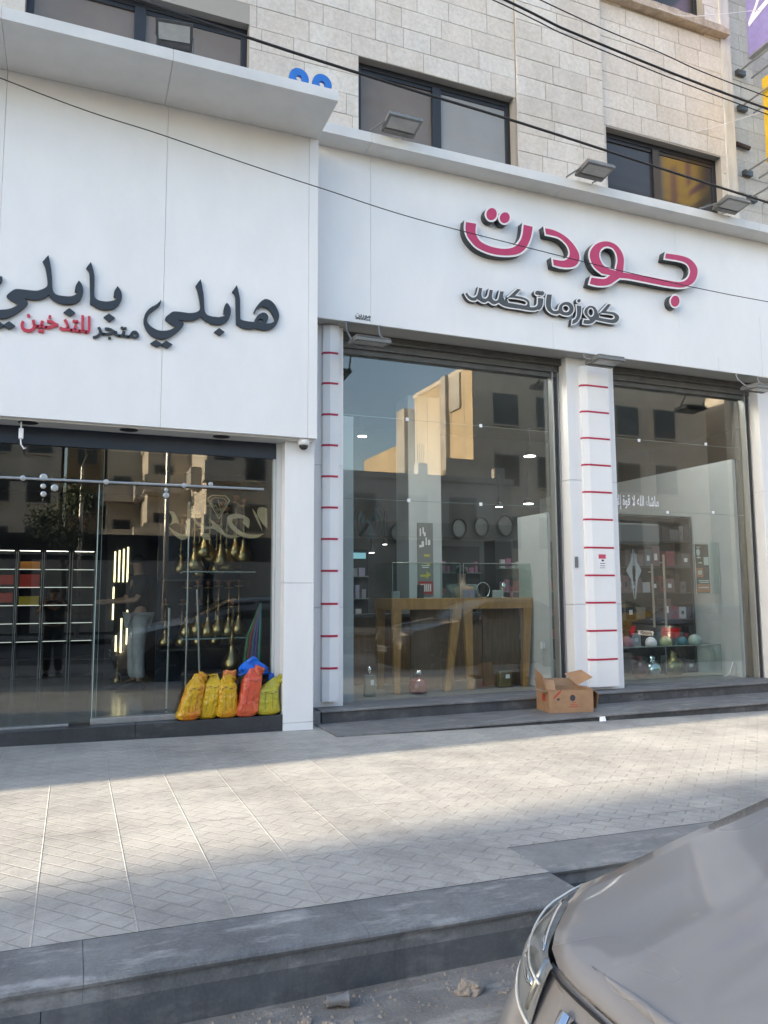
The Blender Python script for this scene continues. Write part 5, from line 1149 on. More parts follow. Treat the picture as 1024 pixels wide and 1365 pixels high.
b = MB(); b.box(1.15, 1.98, 8.55, 8.95, .13, .498); o = b.build('black_counter', MT['int_dark'], bevel=.01); tag(o, 'low black counter under the brass hookah behind the glass', 'counter')
hl_ = []
for j, (x, y, z) in enumerate(((1.20,9.6,1.60),(1.42,9.6,1.55),(1.63,9.6,1.60),(1.84,9.6,1.66))):
    dup(h0, (x, y, z), .3*j, ('first','second','third','fourth')[j]+' hookah from the left on the high dark ledge in the left shop', scale=.85)
for j, (x, y, z) in enumerate(((1.05,9.75,.72),(1.25,9.75,.72),(1.45,9.75,.72),(1.66,9.75,.72),(1.88,9.75,.72))):
    dup(h0, (x, y, z), .4*j, ('first','second','third','fourth','fifth')[j]+' hookah from the left on the low dark ledge in the left shop', scale=.72)
dup(h0, (.60, 11.4, .128), 0, 'small hookah standing on the floor in front of the light tubes', scale=.55)
for z, lb in ((1.53,'high dark glass ledge carrying hookahs in the left shop'),(.70,'low dark ledge carrying hookahs in the left shop')):
    b = MB(); b.box(.98, 2.0, 9.45, 9.95, z-.02, z-.002); o = b.build('ledge', MT['shelf']); tag(o, lb, 'ledge')
b = MB(); b.box(.97, 2.01, 10.0, 10.04, .13, 2.9); o = b.build('back_partition', MT['int_navy']); tag(o, 'dark navy partition behind the hookah ledges', 'partition')
for j in range(7):
    x = 1.28+.095*j+.02*(j % 2); dup(h0, (x, 9.05+.05*(j % 3), 1.62+.05*((j*3) % 4)), .5*j, ('first','second','third','fourth','fifth','sixth','seventh')[j]+' tall hookah stem from the left on the upper glass shelf near the window', scale=.95)
for j in range(6):
    x = 1.22+.12*j; dup(h0, (x, 9.12, .86+.02*(j % 2)), .7*j, ('first','second','third','fourth','fifth','sixth')[j]+' hookah from the left on the lower glass shelf near the window', scale=.80)
for z, lb in ((1.61,'upper glass shelf of hookahs near the left window'),(.85,'lower glass shelf of hookahs near the left window')):
    b = MB(); b.box(1.15, 1.98, 8.95, 9.30, z-.014, z); o = b.build('glass_shelf', MT['glass_edge']); tag(o, lb, 'shelf')
t = thing('added_fill_bar', 'added hidden warm fill bar above the hookah shelves', 'light', (1.5, 8.5, 2.9))  # added out of sight above the door head to light the hookahs
b = MB(); b.box(1.2, 1.9, 8.42, 8.50, 2.90, 2.94); b.build('housing', MT['black'], t)
b = MB(); b.box(1.22, 1.88, 8.43, 8.49, 2.895, 2.899); b.build('light_strip', emission('warm_fill_glow', (1.0,.85,.6), 1.6), t)
# bundle of coloured hoses by the jamb
t = thing('hose_bundle', 'bundle of multicoloured hookah hoses hanging by the door jamb', 'hoses', (1.86, 8.25, .3))
for j, c in enumerate(((.05,.22,.16),(.10,.05,.20),(.05,.12,.22),(.25,.04,.05),(.03,.16,.06))):
    b = MB(); b.tube([(1.885,8.25,1.25),(1.86-.03*j+.02,8.25+.012*j,.9),(1.80-.035*j+.06,8.25+.02*j,.5),(1.76-.04*j+.1,8.25+.02*j,.135)], [.010,.018,.024,.026], 7); b.build('hose', mat('hose_%s' % 'abcde'[j], c, .4), t, smoothed=True)
# gold calligraphy and diamond on the inside of the glass
gs = thing('shop_sign', 'dull gold Arabic calligraphy with a diamond emblem inside the left glass', 'sign', (1.3, 7.98, 2.0))
for loops in GOLD:
    plate('letter', [sample(parse(s)) for s in loops], 7.985, .006, (MT['gold'],), gs)
DI = [(1.252,2.33),(1.300,2.365),(1.437,2.365),(1.480,2.318),(1.373,2.123)]
b = MB()
for k_ in range(5):
    p, q_ = DI[k_], DI[(k_+1) % 5]; b.tube([(p[0],7.985,p[1]),(q_[0],7.985,q_[1])], .007, 5)
ctr = (1.365,2.27)
for k_ in range(5):
    p, q_ = DI[k_], DI[(k_+1) % 5]; f_ = .74; b.tube([(ctr[0]+(p[0]-ctr[0])*f_,7.985,ctr[1]+(p[1]-ctr[1])*f_),(ctr[0]+(q_[0]-ctr[0])*f_,7.985,ctr[1]+(q_[1]-ctr[1])*f_)], .004, 5)
for a, c in (((1.335,2.27),(1.37,2.20)),((1.36,2.32),(1.385,2.21)),((1.385,2.30),(1.405,2.26))): b.tube([(a[0],7.985,a[1]),(c[0],7.985,c[1])], .005, 5)
b.build('diamond_emblem', MT['gold'], gs)
b = MB(); b.tube([(.96,8.6,.14),(.965,8.6,1.2)], .012, 8); b.tube([(1.30,8.5,.14),(1.26,8.5,1.0),(1.24,8.5,1.4)], .012, 8); b.tube([(1.14,8.5,2.35),(1.14,8.5,.14)],.01,8)
o = b.build('metal_stand', MT['alu']); tag(o, 'thin metal display stand poles behind the left glass', 'stand')

# ================================================================== people
def skinned(name, pts, edges, m, parent, sub=2, root=0):
    me = bpy.data.meshes.new(name); me.from_pydata([p[0] for p in pts], edges, []); me.materials.append(m)
    o = link(name, me, parent); sk = o.modifiers.new('skin', 'SKIN'); sk.use_smooth_shade = True
    if not me.skin_vertices: me.attributes  # layer is made by the modifier's owner below
    bm = bmesh.new(); bm.from_mesh(me); lay = bm.verts.layers.skin.verify()
    bm.verts.ensure_lookup_table()
    for v, p in zip(bm.verts, pts):
        r = p[1]; v[lay].radius = (r, r) if not isinstance(r, tuple) else r
    bm.verts[root][lay].use_root = True; bm.to_mesh(me); bm.free()
    ss = o.modifiers.new('sub', 'SUBSURF'); ss.levels = sub; ss.render_levels = sub
    return o
def person(label, x, y, z, face, J, shirt, trouser, shoe, hair=True, group=None, apron=None):
    """J: joints in metres in a frame whose -Y is the way the person faces; face turns it about Z."""
    t = thing('person', label, 'person', (x, y, z), group)
    Rm = Matrix.Rotation(face, 3, 'Z')
    def T(p): return Vector((x, y, z)) + Rm @ Vector(p)
    names = list(J.keys()); 
    def chain(seq):  # (joint, radius)
        return [(T(J[a]), r) for a, r in seq]
    # body: one continuous surface
    pts = [(T(J['pelvis']), .10)]; ed = []
    def ext(base, seq):
        b_ = base
        for a, r in seq: pts.append((T(J[a]) if isinstance(a, str) else T(a), r)); ed.append((b_, len(pts)-1)); b_ = len(pts)-1
        return b_
    ch = ext(0, [('waist',.10),('chest',(.14,.10))]); nk = ext(ch, [('neck',.048),('skull',.075),('crown',.07)])
    for s_ in ('L','R'):
        hnd = ext(ch, [('sh'+s_,.055),('el'+s_,.042),('wr'+s_,.028),('hd'+s_,.032)])
        d = (Vector(J['hd'+s_])-Vector(J['wr'+s_])).normalized(); sd = d.cross(Vector((0,1,.3))).normalized()
        H = Vector(J['hd'+s_])
        for k_, L in enumerate((.066,.078,.074,.058)):
            o_ = sd*(k_-1.5)*.019
            ext(hnd, [(tuple(H+d*.035+o_),.0095),(tuple(H+d*(.035+L*.5)+o_+Vector((0,-.008,-.006))),.0085),(tuple(H+d*(.035+L*.8)+o_+Vector((0,-.022,-.012))),.0075)])
        ext(hnd, [(tuple(H-sd*.035+d*.01),.011),(tuple(H-sd*.05+d*.04+Vector((0,-.01,0))),.009)])
        ext(0, [('hp'+s_,.085),('kn'+s_,.058),('an'+s_,.036)])
    skinned('body', pts, ed, MT['skin'], t)
    # face
    hd = Vector(J['skull']); fb_ = MB()
    fb_.lathe(T(hd+Vector((0,-.088,.0))), [(.004,-.012),(.012,-.006),(.016,.008),(.010,.022)], 8, 'z'); fb_.build('nose', MT['skin'], t, smoothed=True)
    for sx in (-1,1): e_ = MB(); e_.lathe(T(hd+Vector((sx*.03,-.078,.022))), [(.003,-.008),(.011,-.003),(.011,.003),(.003,.008)], 8); e_.build('eye', MT['hair'], t, smoothed=True)
    if hair:
        hm = MB(); n = 16; P = []
        for i_ in range(9):
            ph = pi*.5*i_/8*1.15; P.append([T(hd+Vector((0,.012,.035))+Vector((.088*sin(ph)*cos(2*pi*j/n), .102*sin(ph)*sin(2*pi*j/n), .095*cos(ph)))) for j in range(n+1)])
        hm.grid(P); o = hm.build('hair', MT['hair'], t, smoothed=True); o.modifiers.new('thick','SOLIDIFY').thickness = .012
    # clothes, a little larger than the body
    pts = [(T(J['pelvis']+Vector((0,0,-.02)) if isinstance(J['pelvis'],Vector) else J['pelvis']), (.155,.115))]; ed = []
    ch = ext(0, [('waist',(.15,.11)),('chest',(.175,.125))]); ext(ch, [(tuple(Vector(J['neck'])-Vector((0,0,.03))),.07)])
    for s_ in ('L','R'):
        mid = (Vector(J['el'+s_])+Vector(J['sh'+s_]))/2
        ext(ch, [('sh'+s_,.075),(tuple(mid),.07),(tuple(Vector(J['el'+s_])*.85+Vector(J['sh'+s_])*.15),.066)])
    skinned('shirt', pts, ed, shirt, t)
    pts = [(T(J['pelvis']), (.15,.12))]; ed = []
    for s_ in ('L','R'):
        ext(0, [('hp'+s_,.105),('kn'+s_,.085),(tuple(Vector(J['an'+s_])+Vector((0,0,.03))),.075)])
    skinned('trousers', pts, ed, trouser, t)
    for s_ in ('L','R'):
        a, b_ = Vector(J['an'+s_]), Vector(J['to'+s_]); sp_ = MB(); d = (b_-a); d.z = 0
        sp_.tube([T(a-d.normalized()*.07+Vector((0,0,-.045))), T(a+Vector((0,0,-.035))), T(a+d*.7+Vector((0,0,-.05))), T(a+d*1.3+Vector((0,0,-.062))), T(a+d*1.75+Vector((0,0,-.072)))], [.035,.055,.048,.032,.012], 12); sp_.build('shoe', shoe, t, smoothed=True)
    return t
def stand(arms):
    J = {'pelvis':(0,0,.95),'waist':(0,0,1.10),'chest':(0,0,1.34),'neck':(0,-.01,1.50),'skull':(0,-.03,1.62),'crown':(0,-.02,1.70),
         'hpL':(.09,0,.90),'knL':(.10,-.02,.50),'anL':(.11,0,.09),'toL':(.13,-.13,.035),'hpR':(-.09,0,.90),'knR':(-.10,-.02,.50),'anR':(-.11,0,.09),'toR':(-.13,-.13,.035),
         'shL':(.19,0,1.42),'shR':(-.19,0,1.42)}
    J.update(arms); return {k_: Vector(v) for k_, v in J.items()}
# photographer, standing in the road behind the camera, seen only mirrored in the left glass
person('person in black holding up a phone, mirrored in the left shop glass', -.33, -.36, rz(0)+.0, R(180),
       stand({'elL':(.30,-.10,1.22),'wrL':(.17,-.27,1.42),'hdL':(.13,-.31,1.47),'elR':(-.30,-.10,1.22),'wrR':(-.17,-.27,1.42),'hdR':(-.13,-.31,1.47)}), MT['cloth_black'], MT['cloth_black'], MT['cloth_black'])
person('person in dark top and grey trousers and black shoes inside the left shop', .80, 10.65, .128, R(-75),
       stand({'elL':(.22,-.10,1.15),'wrL':(.18,-.33,1.13),'hdL':(.16,-.41,1.13),'elR':(-.22,-.10,1.15),'wrR':(-.18,-.33,1.13),'hdR':(-.16,-.41,1.13),'toR':(-.13,-.20,.035),'toL':(.13,-.18,.035)}), MT['cloth_black'], MT['cloth_grey'], MT['black'])
J = stand({'elL':(.24,-.05,1.15),'wrL':(.20,-.24,1.05),'hdL':(.18,-.32,1.05),'elR':(-.24,-.05,1.15),'wrR':(-.20,-.24,1.05),'hdR':(-.18,-.32,1.05)})
person('person in a grey shirt standing behind the right oak table', 5.35, 10.2, .0, R(160), J, MT['int_grey'], MT['cloth_black'], MT['black'])

# ================================================================== cars
def interp(x, T):
    if x <= T[0][0]: return T[0][1]
    for (a, p), (b_, q_) in zip(T, T[1:]):
        if x <= b_: return p+(q_-p)*(x-a)/(b_-a)
    return T[-1][1]
HC = [(.0,.872),(.30,.876),(.42,.884),(.498,.895),(.56,.908),(.634,.927),(.754,.957),(.88,.985),(1.077,1.028),(1.45,1.075),(2.2,1.10),(3.3,1.13),(3.9,1.12),(4.35,1.08),(4.5,1.02)]
HM = [(.0,.885),(.16,.897),(.25,.925),(.5,.972),(.9,1.04),(1.45,1.115)]
X0 = [(.18,.13),(.28,.045),(.42,.005),(.55,.0),(.68,.03),(.78,.085),(.84,.126),(.89,.16),(1.2,.22)]
HW = [(.18,.80),(.28,.85),(.45,.88),(.62,.885),(.80,.875),(.90,.865),(1.1,.83)]
LEN = 4.52
def nose(y, h): return interp(h, X0) + .316*(abs(y)/.88)**5
def xh(y):
    a = abs(y); d = a-.575; s_ = .028
    return .168 + .014*(a/.55)**2*(1 if a < .55 else (.55/a)**2) + 1.06*.5*(d+math.sqrt(d*d+4*s_*s_)) - .02
def tail(y, h): return LEN - .02 - interp(h, [(.18,.12),(.35,.02),(.6,.0),(.8,.03),(1.0,.07),(1.2,.12)]) - .22*(abs(y)/.88)**6
def car(label, x, y, face, colour, mat_in=None, group=None, plate_mark=True, dirty=False):
    t = thing('parked_car', label, 'car', (0, 0, 0), group)
    pm = mat_in or mat('car_paint', colour, .30, metal=.45, spec=.5, coat=.6, var=.10, vscale=2.2, rvar=.1)
    def surf(y_, h, side, s_):  # point on the flank/front loop
        pass
    ny = 15
    ys = [-.865 + 1.73*i_/(2*ny) for i_ in range(2*ny+1)]
    hs = 18
    def loop(tt):
        pts = []
        for y_ in ys:                       # front, from right (-) to left (+)
            hh = .18 + tt*(.886-.088*min(1, max(0, (abs(y_)-.575)/.06))-.18); pts.append((nose(y_, hh), y_*interp(hh, HW)/.865, hh))
        xa = nose(.865, .6)
        m = 44
        for i_ in range(1, m):              # left flank
            xx = xa + (4.25-xa)*i_/m; top = interp(xx, HC) - .088*max(0, min(1, (.53-xx)/.16)); hh = .18 + tt*(top-.18); w = interp(min(hh, 1.1), HW)
            w *= 1 - .012*cos(xx*.9)
            pts.append((xx, w, hh))
        for y_ in reversed(ys):
            hh = .18 + tt*(1.05-.18); pts.append((tail(y_, hh), y_*interp(hh, HW)/.865, hh))
        for i_ in range(m-1, 0, -1):
            xx = xa + (4.25-xa)*i_/m; top = interp(xx, HC) - .088*max(0, min(1, (.53-xx)/.16)); hh = .18 + tt*(top-.18); w = interp(min(hh, 1.1), HW)
            w *= 1 - .012*cos(xx*.9)
            pts.append((xx, -w, hh))
        return pts
    L = [loop(i_/hs) for i_ in range(hs+1)]; n = len(L[0])
    b = MB(); vs = [p for l in L for p in l]; fs = []
    WX = (.86, 3.62)
    for i_ in range(hs):
        for k_ in range(n):
            q_ = (i_*n+k_, i_*n+(k_+1) % n, (i_+1)*n+(k_+1) % n, (i_+1)*n+k_)
            c = [sum(vs[v][a] for v in q_)/4 for a in range(3)]
            if abs(c[1]) > .6 and any((c[0]-wx)**2+(c[2]-.33)**2 < .352**2 for wx in WX): continue
            fs.append(q_)
    b.add(vs, fs)
    body = b.build('body', pm, t, smoothed=True)
    # bonnet: from the nose line up to the scuttle, with two soft pressed lines
    b = MB(); P = []; nx, nyh = 26, 32
    for j in range(nyh+1):
        y_ = -.862 + 1.724*j/nyh; xf = xh(y_); row = []
        for i_ in range(nx+1):
            s_ = i_/nx; xx = xf + (1.45-xf)*s_; e_ = abs(y_)/.862
            z = interp(xx, HC)*(e_**3) + interp(xx, HM)*(1-e_**3)
            z += .020*math.exp(-((abs(y_)-(.40+.18*s_))/.05)**2)*min(1, s_*4) - .006*math.exp(-((abs(y_)-(.31+.14*s_))/.05)**2)*min(1, s_*5)
            row.append((xx, y_, z + .003))
        P.append(row)
    b.grid(P); bon = b.build('bonnet', pm, t, smoothed=True); sdm = bon.modifiers.new('thick','SOLIDIFY'); sdm.thickness = .012
    # dark shut line and raised lip along the bonnet's front edge
    b = MB(); lp = [(xh(y_)-.010, y_, .884) for y_ in [-.60+1.2*i_/24 for i_ in range(25)]]; b.tube(lp, .0032, 6); b.build('shut_line', MT['black'], t)
    b = MB(); lp = [(xh(y_)+.050, y_, .906+.004*cos(y_*2)) for y_ in [-.50+1.0*i_/24 for i_ in range(25)]]; b.tube(lp, [.002,.005,.008]+[.011]*19+[.008,.005,.002], 8); b.build('bonnet_lip', pm, t, smoothed=True)
    # rear deck
    b = MB(); P = []
    for j in range(17):
        y_ = -.83+1.66*j/16; xe = tail(y_, 1.05); row = []
        for i_ in range(8):
            s_ = i_/7; xx = 3.75 + (xe-3.75)*s_; row.append((xx, y_, interp(xx, HC)+.02*(1-(y_/.83)**2) + .002))
        P.append(row)
    b.grid(P); b.build('boot_lid', pm, t, smoothed=True)
    # cabin
    ST = [(1.34,1.07,.80,1.09),(1.75,1.07,.80,1.31),(2.15,1.09,.80,1.475),(2.6,1.10,.80,1.52),(3.1,1.11,.80,1.50),(3.5,1.12,.79,1.40),(4.0,1.12,.76,1.13)]
    def sec(st, k_):
        x_, zb, wb, zt = st; wt = wb - .22*(zt-zb)/.42
        return [(x_, -wb, zb), (x_, -(wb*.4+wt*.6)-.01, zb+(zt-zb)*.6), (x_, -wt, zt-.03), (x_, -wt*.6, zt+.0), (x_, 0, zt+.012), (x_, wt*.6, zt), (x_, wt, zt-.03), (x_, (wb*.4+wt*.6)+.01, zb+(zt-zb)*.6), (x_, wb, zb)]
    b = MB(); P = [sec(s_, i_) for i_, s_ in enumerate(ST)]; b.grid(P); cab = b.build('cabin', pm, t, smoothed=True)
    gm_ = MT['pane_dark']
    def gl_patch(name, quads, off=.006):
        q = MB()
        for (A, B, C_, D_) in quads:
            A, B, C_, D_ = [Vector(v) for v in (A,B,C_,D_)]; nn = (B-A).cross(D_-A).normalized()
            q.add([A+nn*off, B+nn*off, C_+nn*off, D_+nn*off], [(0,1,2,3)])
        return q.build(name, gm_, t, fix=False)
    def lerp(a, c, s_): return tuple(a[i_]*(1-s_)+c[i_]*s_ for i_ in range(3))
    # windscreen and rear window follow the cabin's slope
    q = MB(); P2 = []
    for x_, zb, wb, zt in ((1.40,1.075,.72,1.122),(1.75,1.07,.68,1.318),(2.12,1.09,.61,1.47)):
        P2.append([(x_, yy, zt+.016 - .03*(abs(yy)/.8)**2) for yy in [-wb+2*wb*k_/10 for k_ in range(11)]])
    q.grid(P2); q.build('windscreen', gm_, t, smoothed=True)
    q = MB(); P2 = []
    for x_, wb, zt in ((3.2,.58,1.475),(3.5,.62,1.405),(3.92,.68,1.17)):
        P2.append([(x_, yy, zt+.018 - .03*(abs(yy)/.8)**2) for yy in [-wb+2*wb*k_/10 for k_ in range(11)]])
    q.grid(P2); q.build('rear_window', gm_, t, smoothed=True)
    for s_ in (-1, 1):
        for (xa, xb, ta, tb) in ((1.78,2.52,.30,.40),(2.60,3.42,.40,.30)):
            q = MB()
            def sp3(x_, f_):
                zb = interp(x_, [(r_[0], r_[1]) for r_ in ST]); zt = interp(x_, [(r_[0], r_[3]) for r_ in ST]); wb = .80; wt = wb-.22*(zt-zb)/.42
                return (x_, s_*(wb+(wt-wb)*f_+.016), zb+(zt-.035-zb)*f_)
            q.grid([[sp3(xa+(xb-xa)*k_/8, .08), sp3(xa+(xb-xa)*k_/8, .5), sp3(xa+(xb-xa)*k_/8, .92)] for k_ in range(9)]); q.build('side_window', gm_, t)
        # door mirror
        q = MB(); q.lathe((1.78, s_*.99, 1.12), [(.02,-.075),(.07,-.06),(.085,0),(.07,.06),(.02,.075)], 14); mo = q.build('door_mirror', pm, t, smoothed=True)
        q = MB(); q.box(1.76,1.80,s_*.90-.05,s_*.90+.05,1.06,1.09); q.build('stalk', MT['black'], mo)
        # headlight: clear shell over a silvered housing
        def hp(f_, g_, off):
            # f_ 0..1 along from the grille end to the wing tip; g_ 0 bonnet edge .. 1 lower edge on the bumper
            yt = .540 + .318*f_; T0 = Vector((xh(yt)-.006, yt, .892))
            yo = .548 + .322*f_; ho = .86; O = Vector((nose(yo, ho)-.006, yo, ho+.026))
            hb_ = .795 + .035*max(0, (f_-.20)/.80)**1.3; yb = .536 + .329*f_; B_ = Vector((nose(yb, hb_)-.002, yb*interp(hb_, HW)/.865, hb_))
            if f_ > .86:
                w_ = (f_-.86)/.14; E = Vector((.50, .862, .886)); O = O.lerp(E, w_*.9); B_ = B_.lerp(E, w_*.85); T0 = T0.lerp(E, w_*.6)
            p = T0*(1-g_)**2 + O*2*g_*(1-g_) + B_*g_**2
            nrm = Vector((-.75, .55*f_, .55*(1-g_)+.05)).normalized(); p = p + nrm*off
            return (p.x, s_*p.y, p.z)
        q = MB(); q.grid([[hp(i_/16, g_/8, .004) for g_ in range(9)] for i_ in range(17)]); hl = q.build('headlight', MT['hl_inner'], t, smoothed=True)
        q = MB(); q.grid([[hp(i_/16, g_/8, .004+.016*sin(pi*g_/8)*sin(pi*min(1,i_/14+.08))) for g_ in range(9)] for i_ in range(17)]); q.build('lens', MT['hl_lens'], hl, smoothed=True)
        q = MB(); q.tube([hp(i_/16, .52, .014) for i_ in range(17)], .0028, 6); q.tube([hp(i_/16, .97, .006) for i_ in range(17)], .0034, 6); q.build('chrome_edge', MT['hl_edge'], hl, smoothed=True)
        q = MB(); q.tube([hp(.22+i_*.075, .16, .006) for i_ in range(9)], [.002]+[.005]*7+[.002], 8); q.tube([hp(.10+i_*.05, .66, .004) for i_ in range(8)], [.004]+[.012]*6+[.004], 8); q.build('reflector_strip', MT['chrome'], hl, smoothed=True)
        q = MB(); q.tube([hp(.10,.10,.004),hp(.08,.5,.006),hp(.10,.9,.004)], .007, 8); q.build('lamp_divider', MT['alu'], hl, smoothed=True)
        # tail light
        q = MB(); q.grid([[(tail(y_, h_)+.006, s_*y_*interp(h_, HW)/.865, h_) for h_ in (.78,.85,.92,1.0)] for y_ in [.45+.4*k_/8 for k_ in range(9)]]); q.build('tail_light', MT['tail'], t, smoothed=True)
        # wheels
        for wx in WX:
            wh = MB(); wy = s_*.76; wh.lathe((wx, wy, .325), [(.20,-.10),(.30,-.10),(.325,-.08),(.325,.08),(.30,.10),(.20,.10)], 28, 'y'); wo = wh.build('wheel', MT['rubber'], t, smoothed=False)
            r_ = MB(); r_.lathe((wx, wy+s_*.075, .325), [(.205,-.03),(.205,.02),(.19,.022),(.18,.0),(.06,.012),(.03,.02)], 24, 'y')
            for k_ in range(5):
                a = 2*pi*k_/5; r_.obox((wx+.11*cos(a), wy+s_*.09, .325+.11*sin(a)), (.19,.02,.045), Matrix.Rotation(-a, 3, 'Y'))
            r_.build('rim', MT['alu'], wo)
            ar = MB(); ar.tube([(wx+.368*cos(pi*k_/18), s_*.872, .33+.368*sin(pi*k_/18)) for k_ in range(19)], .034, 8); ar.build('arch_trim', MT['black'], t)
            ai = MB(); ai.grid([[(wx+.37*cos(pi*k_/12), s_*.86, .33+.37*sin(pi*k_/12)), (wx+.37*cos(pi*k_/12), s_*.58, .33+.37*sin(pi*k_/12))] for k_ in range(13)]); ai.grid([[(wx+.37*cos(pi*k_/12), s_*.585, .33+.37*sin(pi*k_/12)), (wx, s_*.585, .2)] for k_ in range(13)]); ai.build('arch_liner', MT['black'], t)
        q = MB(); q.box(2.62,2.74,s_*.868-.012,s_*.868+.012,.90,.925); q.build('door_handle', pm, t); q = MB(); q.box(3.34,3.46,s_*.868-.012,s_*.868+.012,.92,.945); q.build('door_handle', pm, t)
        q = MB(); q.tube([(2.56, s_*.878, .30),(2.56, s_*.884, .62),(2.56, s_*.862, .95)], .004, 4); q.build('door_gap', MT['black'], t); q = MB(); q.tube([(1.55, s_*.874, .40),(1.50, s_*.880, .70),(1.50, s_*.858, .95)], .004, 4); q.build('door_gap', MT['black'], t)
    # grille with chrome bars, plate, lower intake
    def fp(y_, h_, off=.004): return (nose(y_, h_)-off, y_*interp(h_, HW)/.865, h_)
    q = MB(); q.grid([[fp(y_, h_) for h_ in (.58,.64,.70,.76,.82,.855)] for y_ in [-.44+.88*k_/16 for k_ in range(17)]]); gr_ = q.build('grille', MT['black'], t)
    q = MB()
    for h_ in (.60,.66,.72,.78): q.tube([fp(y_, h_, .010) for y_ in [-.42+.84*k_/12 for k_ in range(13)]], .006, 5)
    q.build('grille_slats', MT['alu_dark'], gr_)
    q = MB(); q.tube([fp(-.45, .86, .012)] + [fp(-.45, h_, .012) for h_ in (.80,.70,.60)] , .014, 8); q.tube([fp(.45, h_, .012) for h_ in (.86,.80,.70,.60)], .014, 8); q.tube([fp(y_, .575, .010) for y_ in [-.45+.9*k_/12 for k_ in range(13)]], .010, 6); q.build('chrome_surround', MT['chrome'], gr_, smoothed=True)
    q = MB(); q.grid([[fp(y_, h_) for h_ in (.24,.30,.36,.42)] for y_ in [-.62+1.24*k_/16 for k_ in range(17)]]); q.build('lower_intake', MT['black'], t)
    for (px, sg) in ((-.02, -1), (LEN-.005, 1)):
        q = MB(); q.box(px-.008, px+.008, -.26, .26, .47 if sg < 0 else .80, .57 if sg < 0 else .91); po = q.build('number_plate', MT['paper'], t)
        q = MB()
        for k_ in range(6): q.box(px+sg*.0085-.0005, px+sg*.0085+.0005, -.2+k_*.068, -.16+k_*.068, .49 if sg < 0 else .82, .55 if sg < 0 else .89)
        q.build('plate_marks', MT['darkprint'], po)
    q = MB(); q.box(.15, 4.35, -.78, .78, .17, .20); q.box(1.1, 3.2, -.80, .80, .19, .45); q.build('underbody', MT['black'], t)
    t.location = (x, y, rz(x)); t.rotation_euler = (0, 0, face)
    return t
MT['hl_inner'] = mat('headlight_housing', (.34,.35,.36), .35, metal=.5, var=.5, vscale=11)
MT['hl_lens'] = thin_glass('headlight_lens', (.88,.90,.91), 1.5)
MT['hl_edge'] = mat('headlight_edge', (.62,.62,.58), .25, spec=.6)
MT['tail'] = mat('tail_light_red', (.30,.01,.012), .15, spec=.6)
dust = mat('dusty_silver_paint', (.285,.28,.284), .30, metal=.25, spec=.5, coat=.55, var=.14, vscale=1.6, rvar=.06, detail=2.5)
car('dusty silver-beige car at the bottom right with its headlight towards the kerb', .68, .74, 0, None, dust)
car('dark grey car parked behind the silver one, mirrored in the display window', 5.9, 2.15, 0, (.06,.063,.07))
car('dark blue-grey car parked farther along, mirrored low in the right window', 17.1, 2.2, pi, (.05,.055,.065))
tx = car('yellow taxi on the road, mirrored in the right display window', 12.3, -2.6, 0, (.62,.36,.02))
car('grey car on the far side of the street, mirrored in the left glass', 3.0, -9.6, 0, (.22,.22,.23))
car('white car on the far side of the street, mirrored in the left glass', -6.5, -9.6, 0, (.6,.6,.6))

# ================================================================== the other side of the street (mirrored in the glass) and the ends of the street
def facade(name, label, x0, x1, y0, y1, h, m, wins, frame=None, parts=True, zb=-.6):
    t = thing(name, label, 'building', ((x0+x1)/2, y1, 0))
    q = MB(); q.box(x0, x1, y0, y1, zb, h); q.build('wall', m, t)
    q = MB(); q.box(x0-.08, x1+.08, y0-.08, y1+.08, h+.001, h+.25); q.build('parapet', m, t)
    w0 = None
    for (cx, cz, w, hh) in wins:
        if (w, hh) not in cache or True:
            f = MB(); f.box(cx-w/2-.08, cx+w/2+.08, y1+.001, y1+.06, cz-hh/2-.08, cz+hh/2+.08); wo = f.build('window', frame or MT['int_grey'], t)
            f = MB(); f.box(cx-w/2, cx+w/2, y1+.061, y1+.07, cz-hh/2, cz+hh/2); f.build('pane', MT['pane_dark'], wo)
            f = MB(); f.box(cx-w/2-.15, cx+w/2+.15, y1+.061, y1+.16, cz-hh/2-.16, cz-hh/2-.085); f.build('sill', m, wo)
    return t
cache = {}
ochre = mat('ochre_render', (.50,.40,.26), .9, var=.2, vscale=.6, bump=.15, bscale=12)
lime_ = mat('street_limestone', (.58,.53,.45), .9, var=.2, vscale=1.5, bump=.2, bscale=10)
grey_ = mat('grey_concrete', (.42,.405,.375), .9, var=.25, vscale=1.0, bump=.15, bscale=10)
brown = mat('brown_render', (.55,.37,.21), .9, var=.15, vscale=1.0)
dk = mat('dark_shop_row', (.022,.022,.026), .7, var=.4, vscale=1.2)
tall = facade('tall_building', 'tall building with a blank sunlit ochre side wall, mirrored in the display window', 18.6, 34, -24.2, -17, 12.9, lime_, [(20.5+2.6*i_, z, 1.3, 1.5) for i_ in range(5) for z in (4.4, 7.6, 10.8)])
q = MB(); q.box(18.56, 18.599, -24.15, -17.0, -.6, 12.95); q.build('side_wall', ochre, tall)
q = MB(); q.box(18.32, 18.559, -20.2, -19.6, 8.0, 13.1); q.build('flue', grey_, tall)
q = MB(); q.box(18.44, 18.559, -19.4, -18.2, 11.0, 12.9); q.build('wall_patch', grey_, tall)
q = MB(); q.box(18.62, 30, -33, -25.4, -.6, 10.6); q.build('rear_wing', ochre, tall)
q = MB(); q.box(17.9, 24, -25.39, -24.21, -.6, 12.3); q.build('stair_tower', grey_, tall)
for i_ in range(5):
    q = MB(); q.box(18.54, 18.559, -23.9+1.5*i_, -23.86+1.5*i_, 1, 12.8); q.build('wall_joint', grey_, tall)
low = facade('low_building', 'low grey building with unfinished roof columns, mirrored in the display window', 9.0, 18.3, -24, -13, 6.2, grey_, [(11+2.4*i_, 4.9, 1.2, 1.1) for i_ in range(3)])
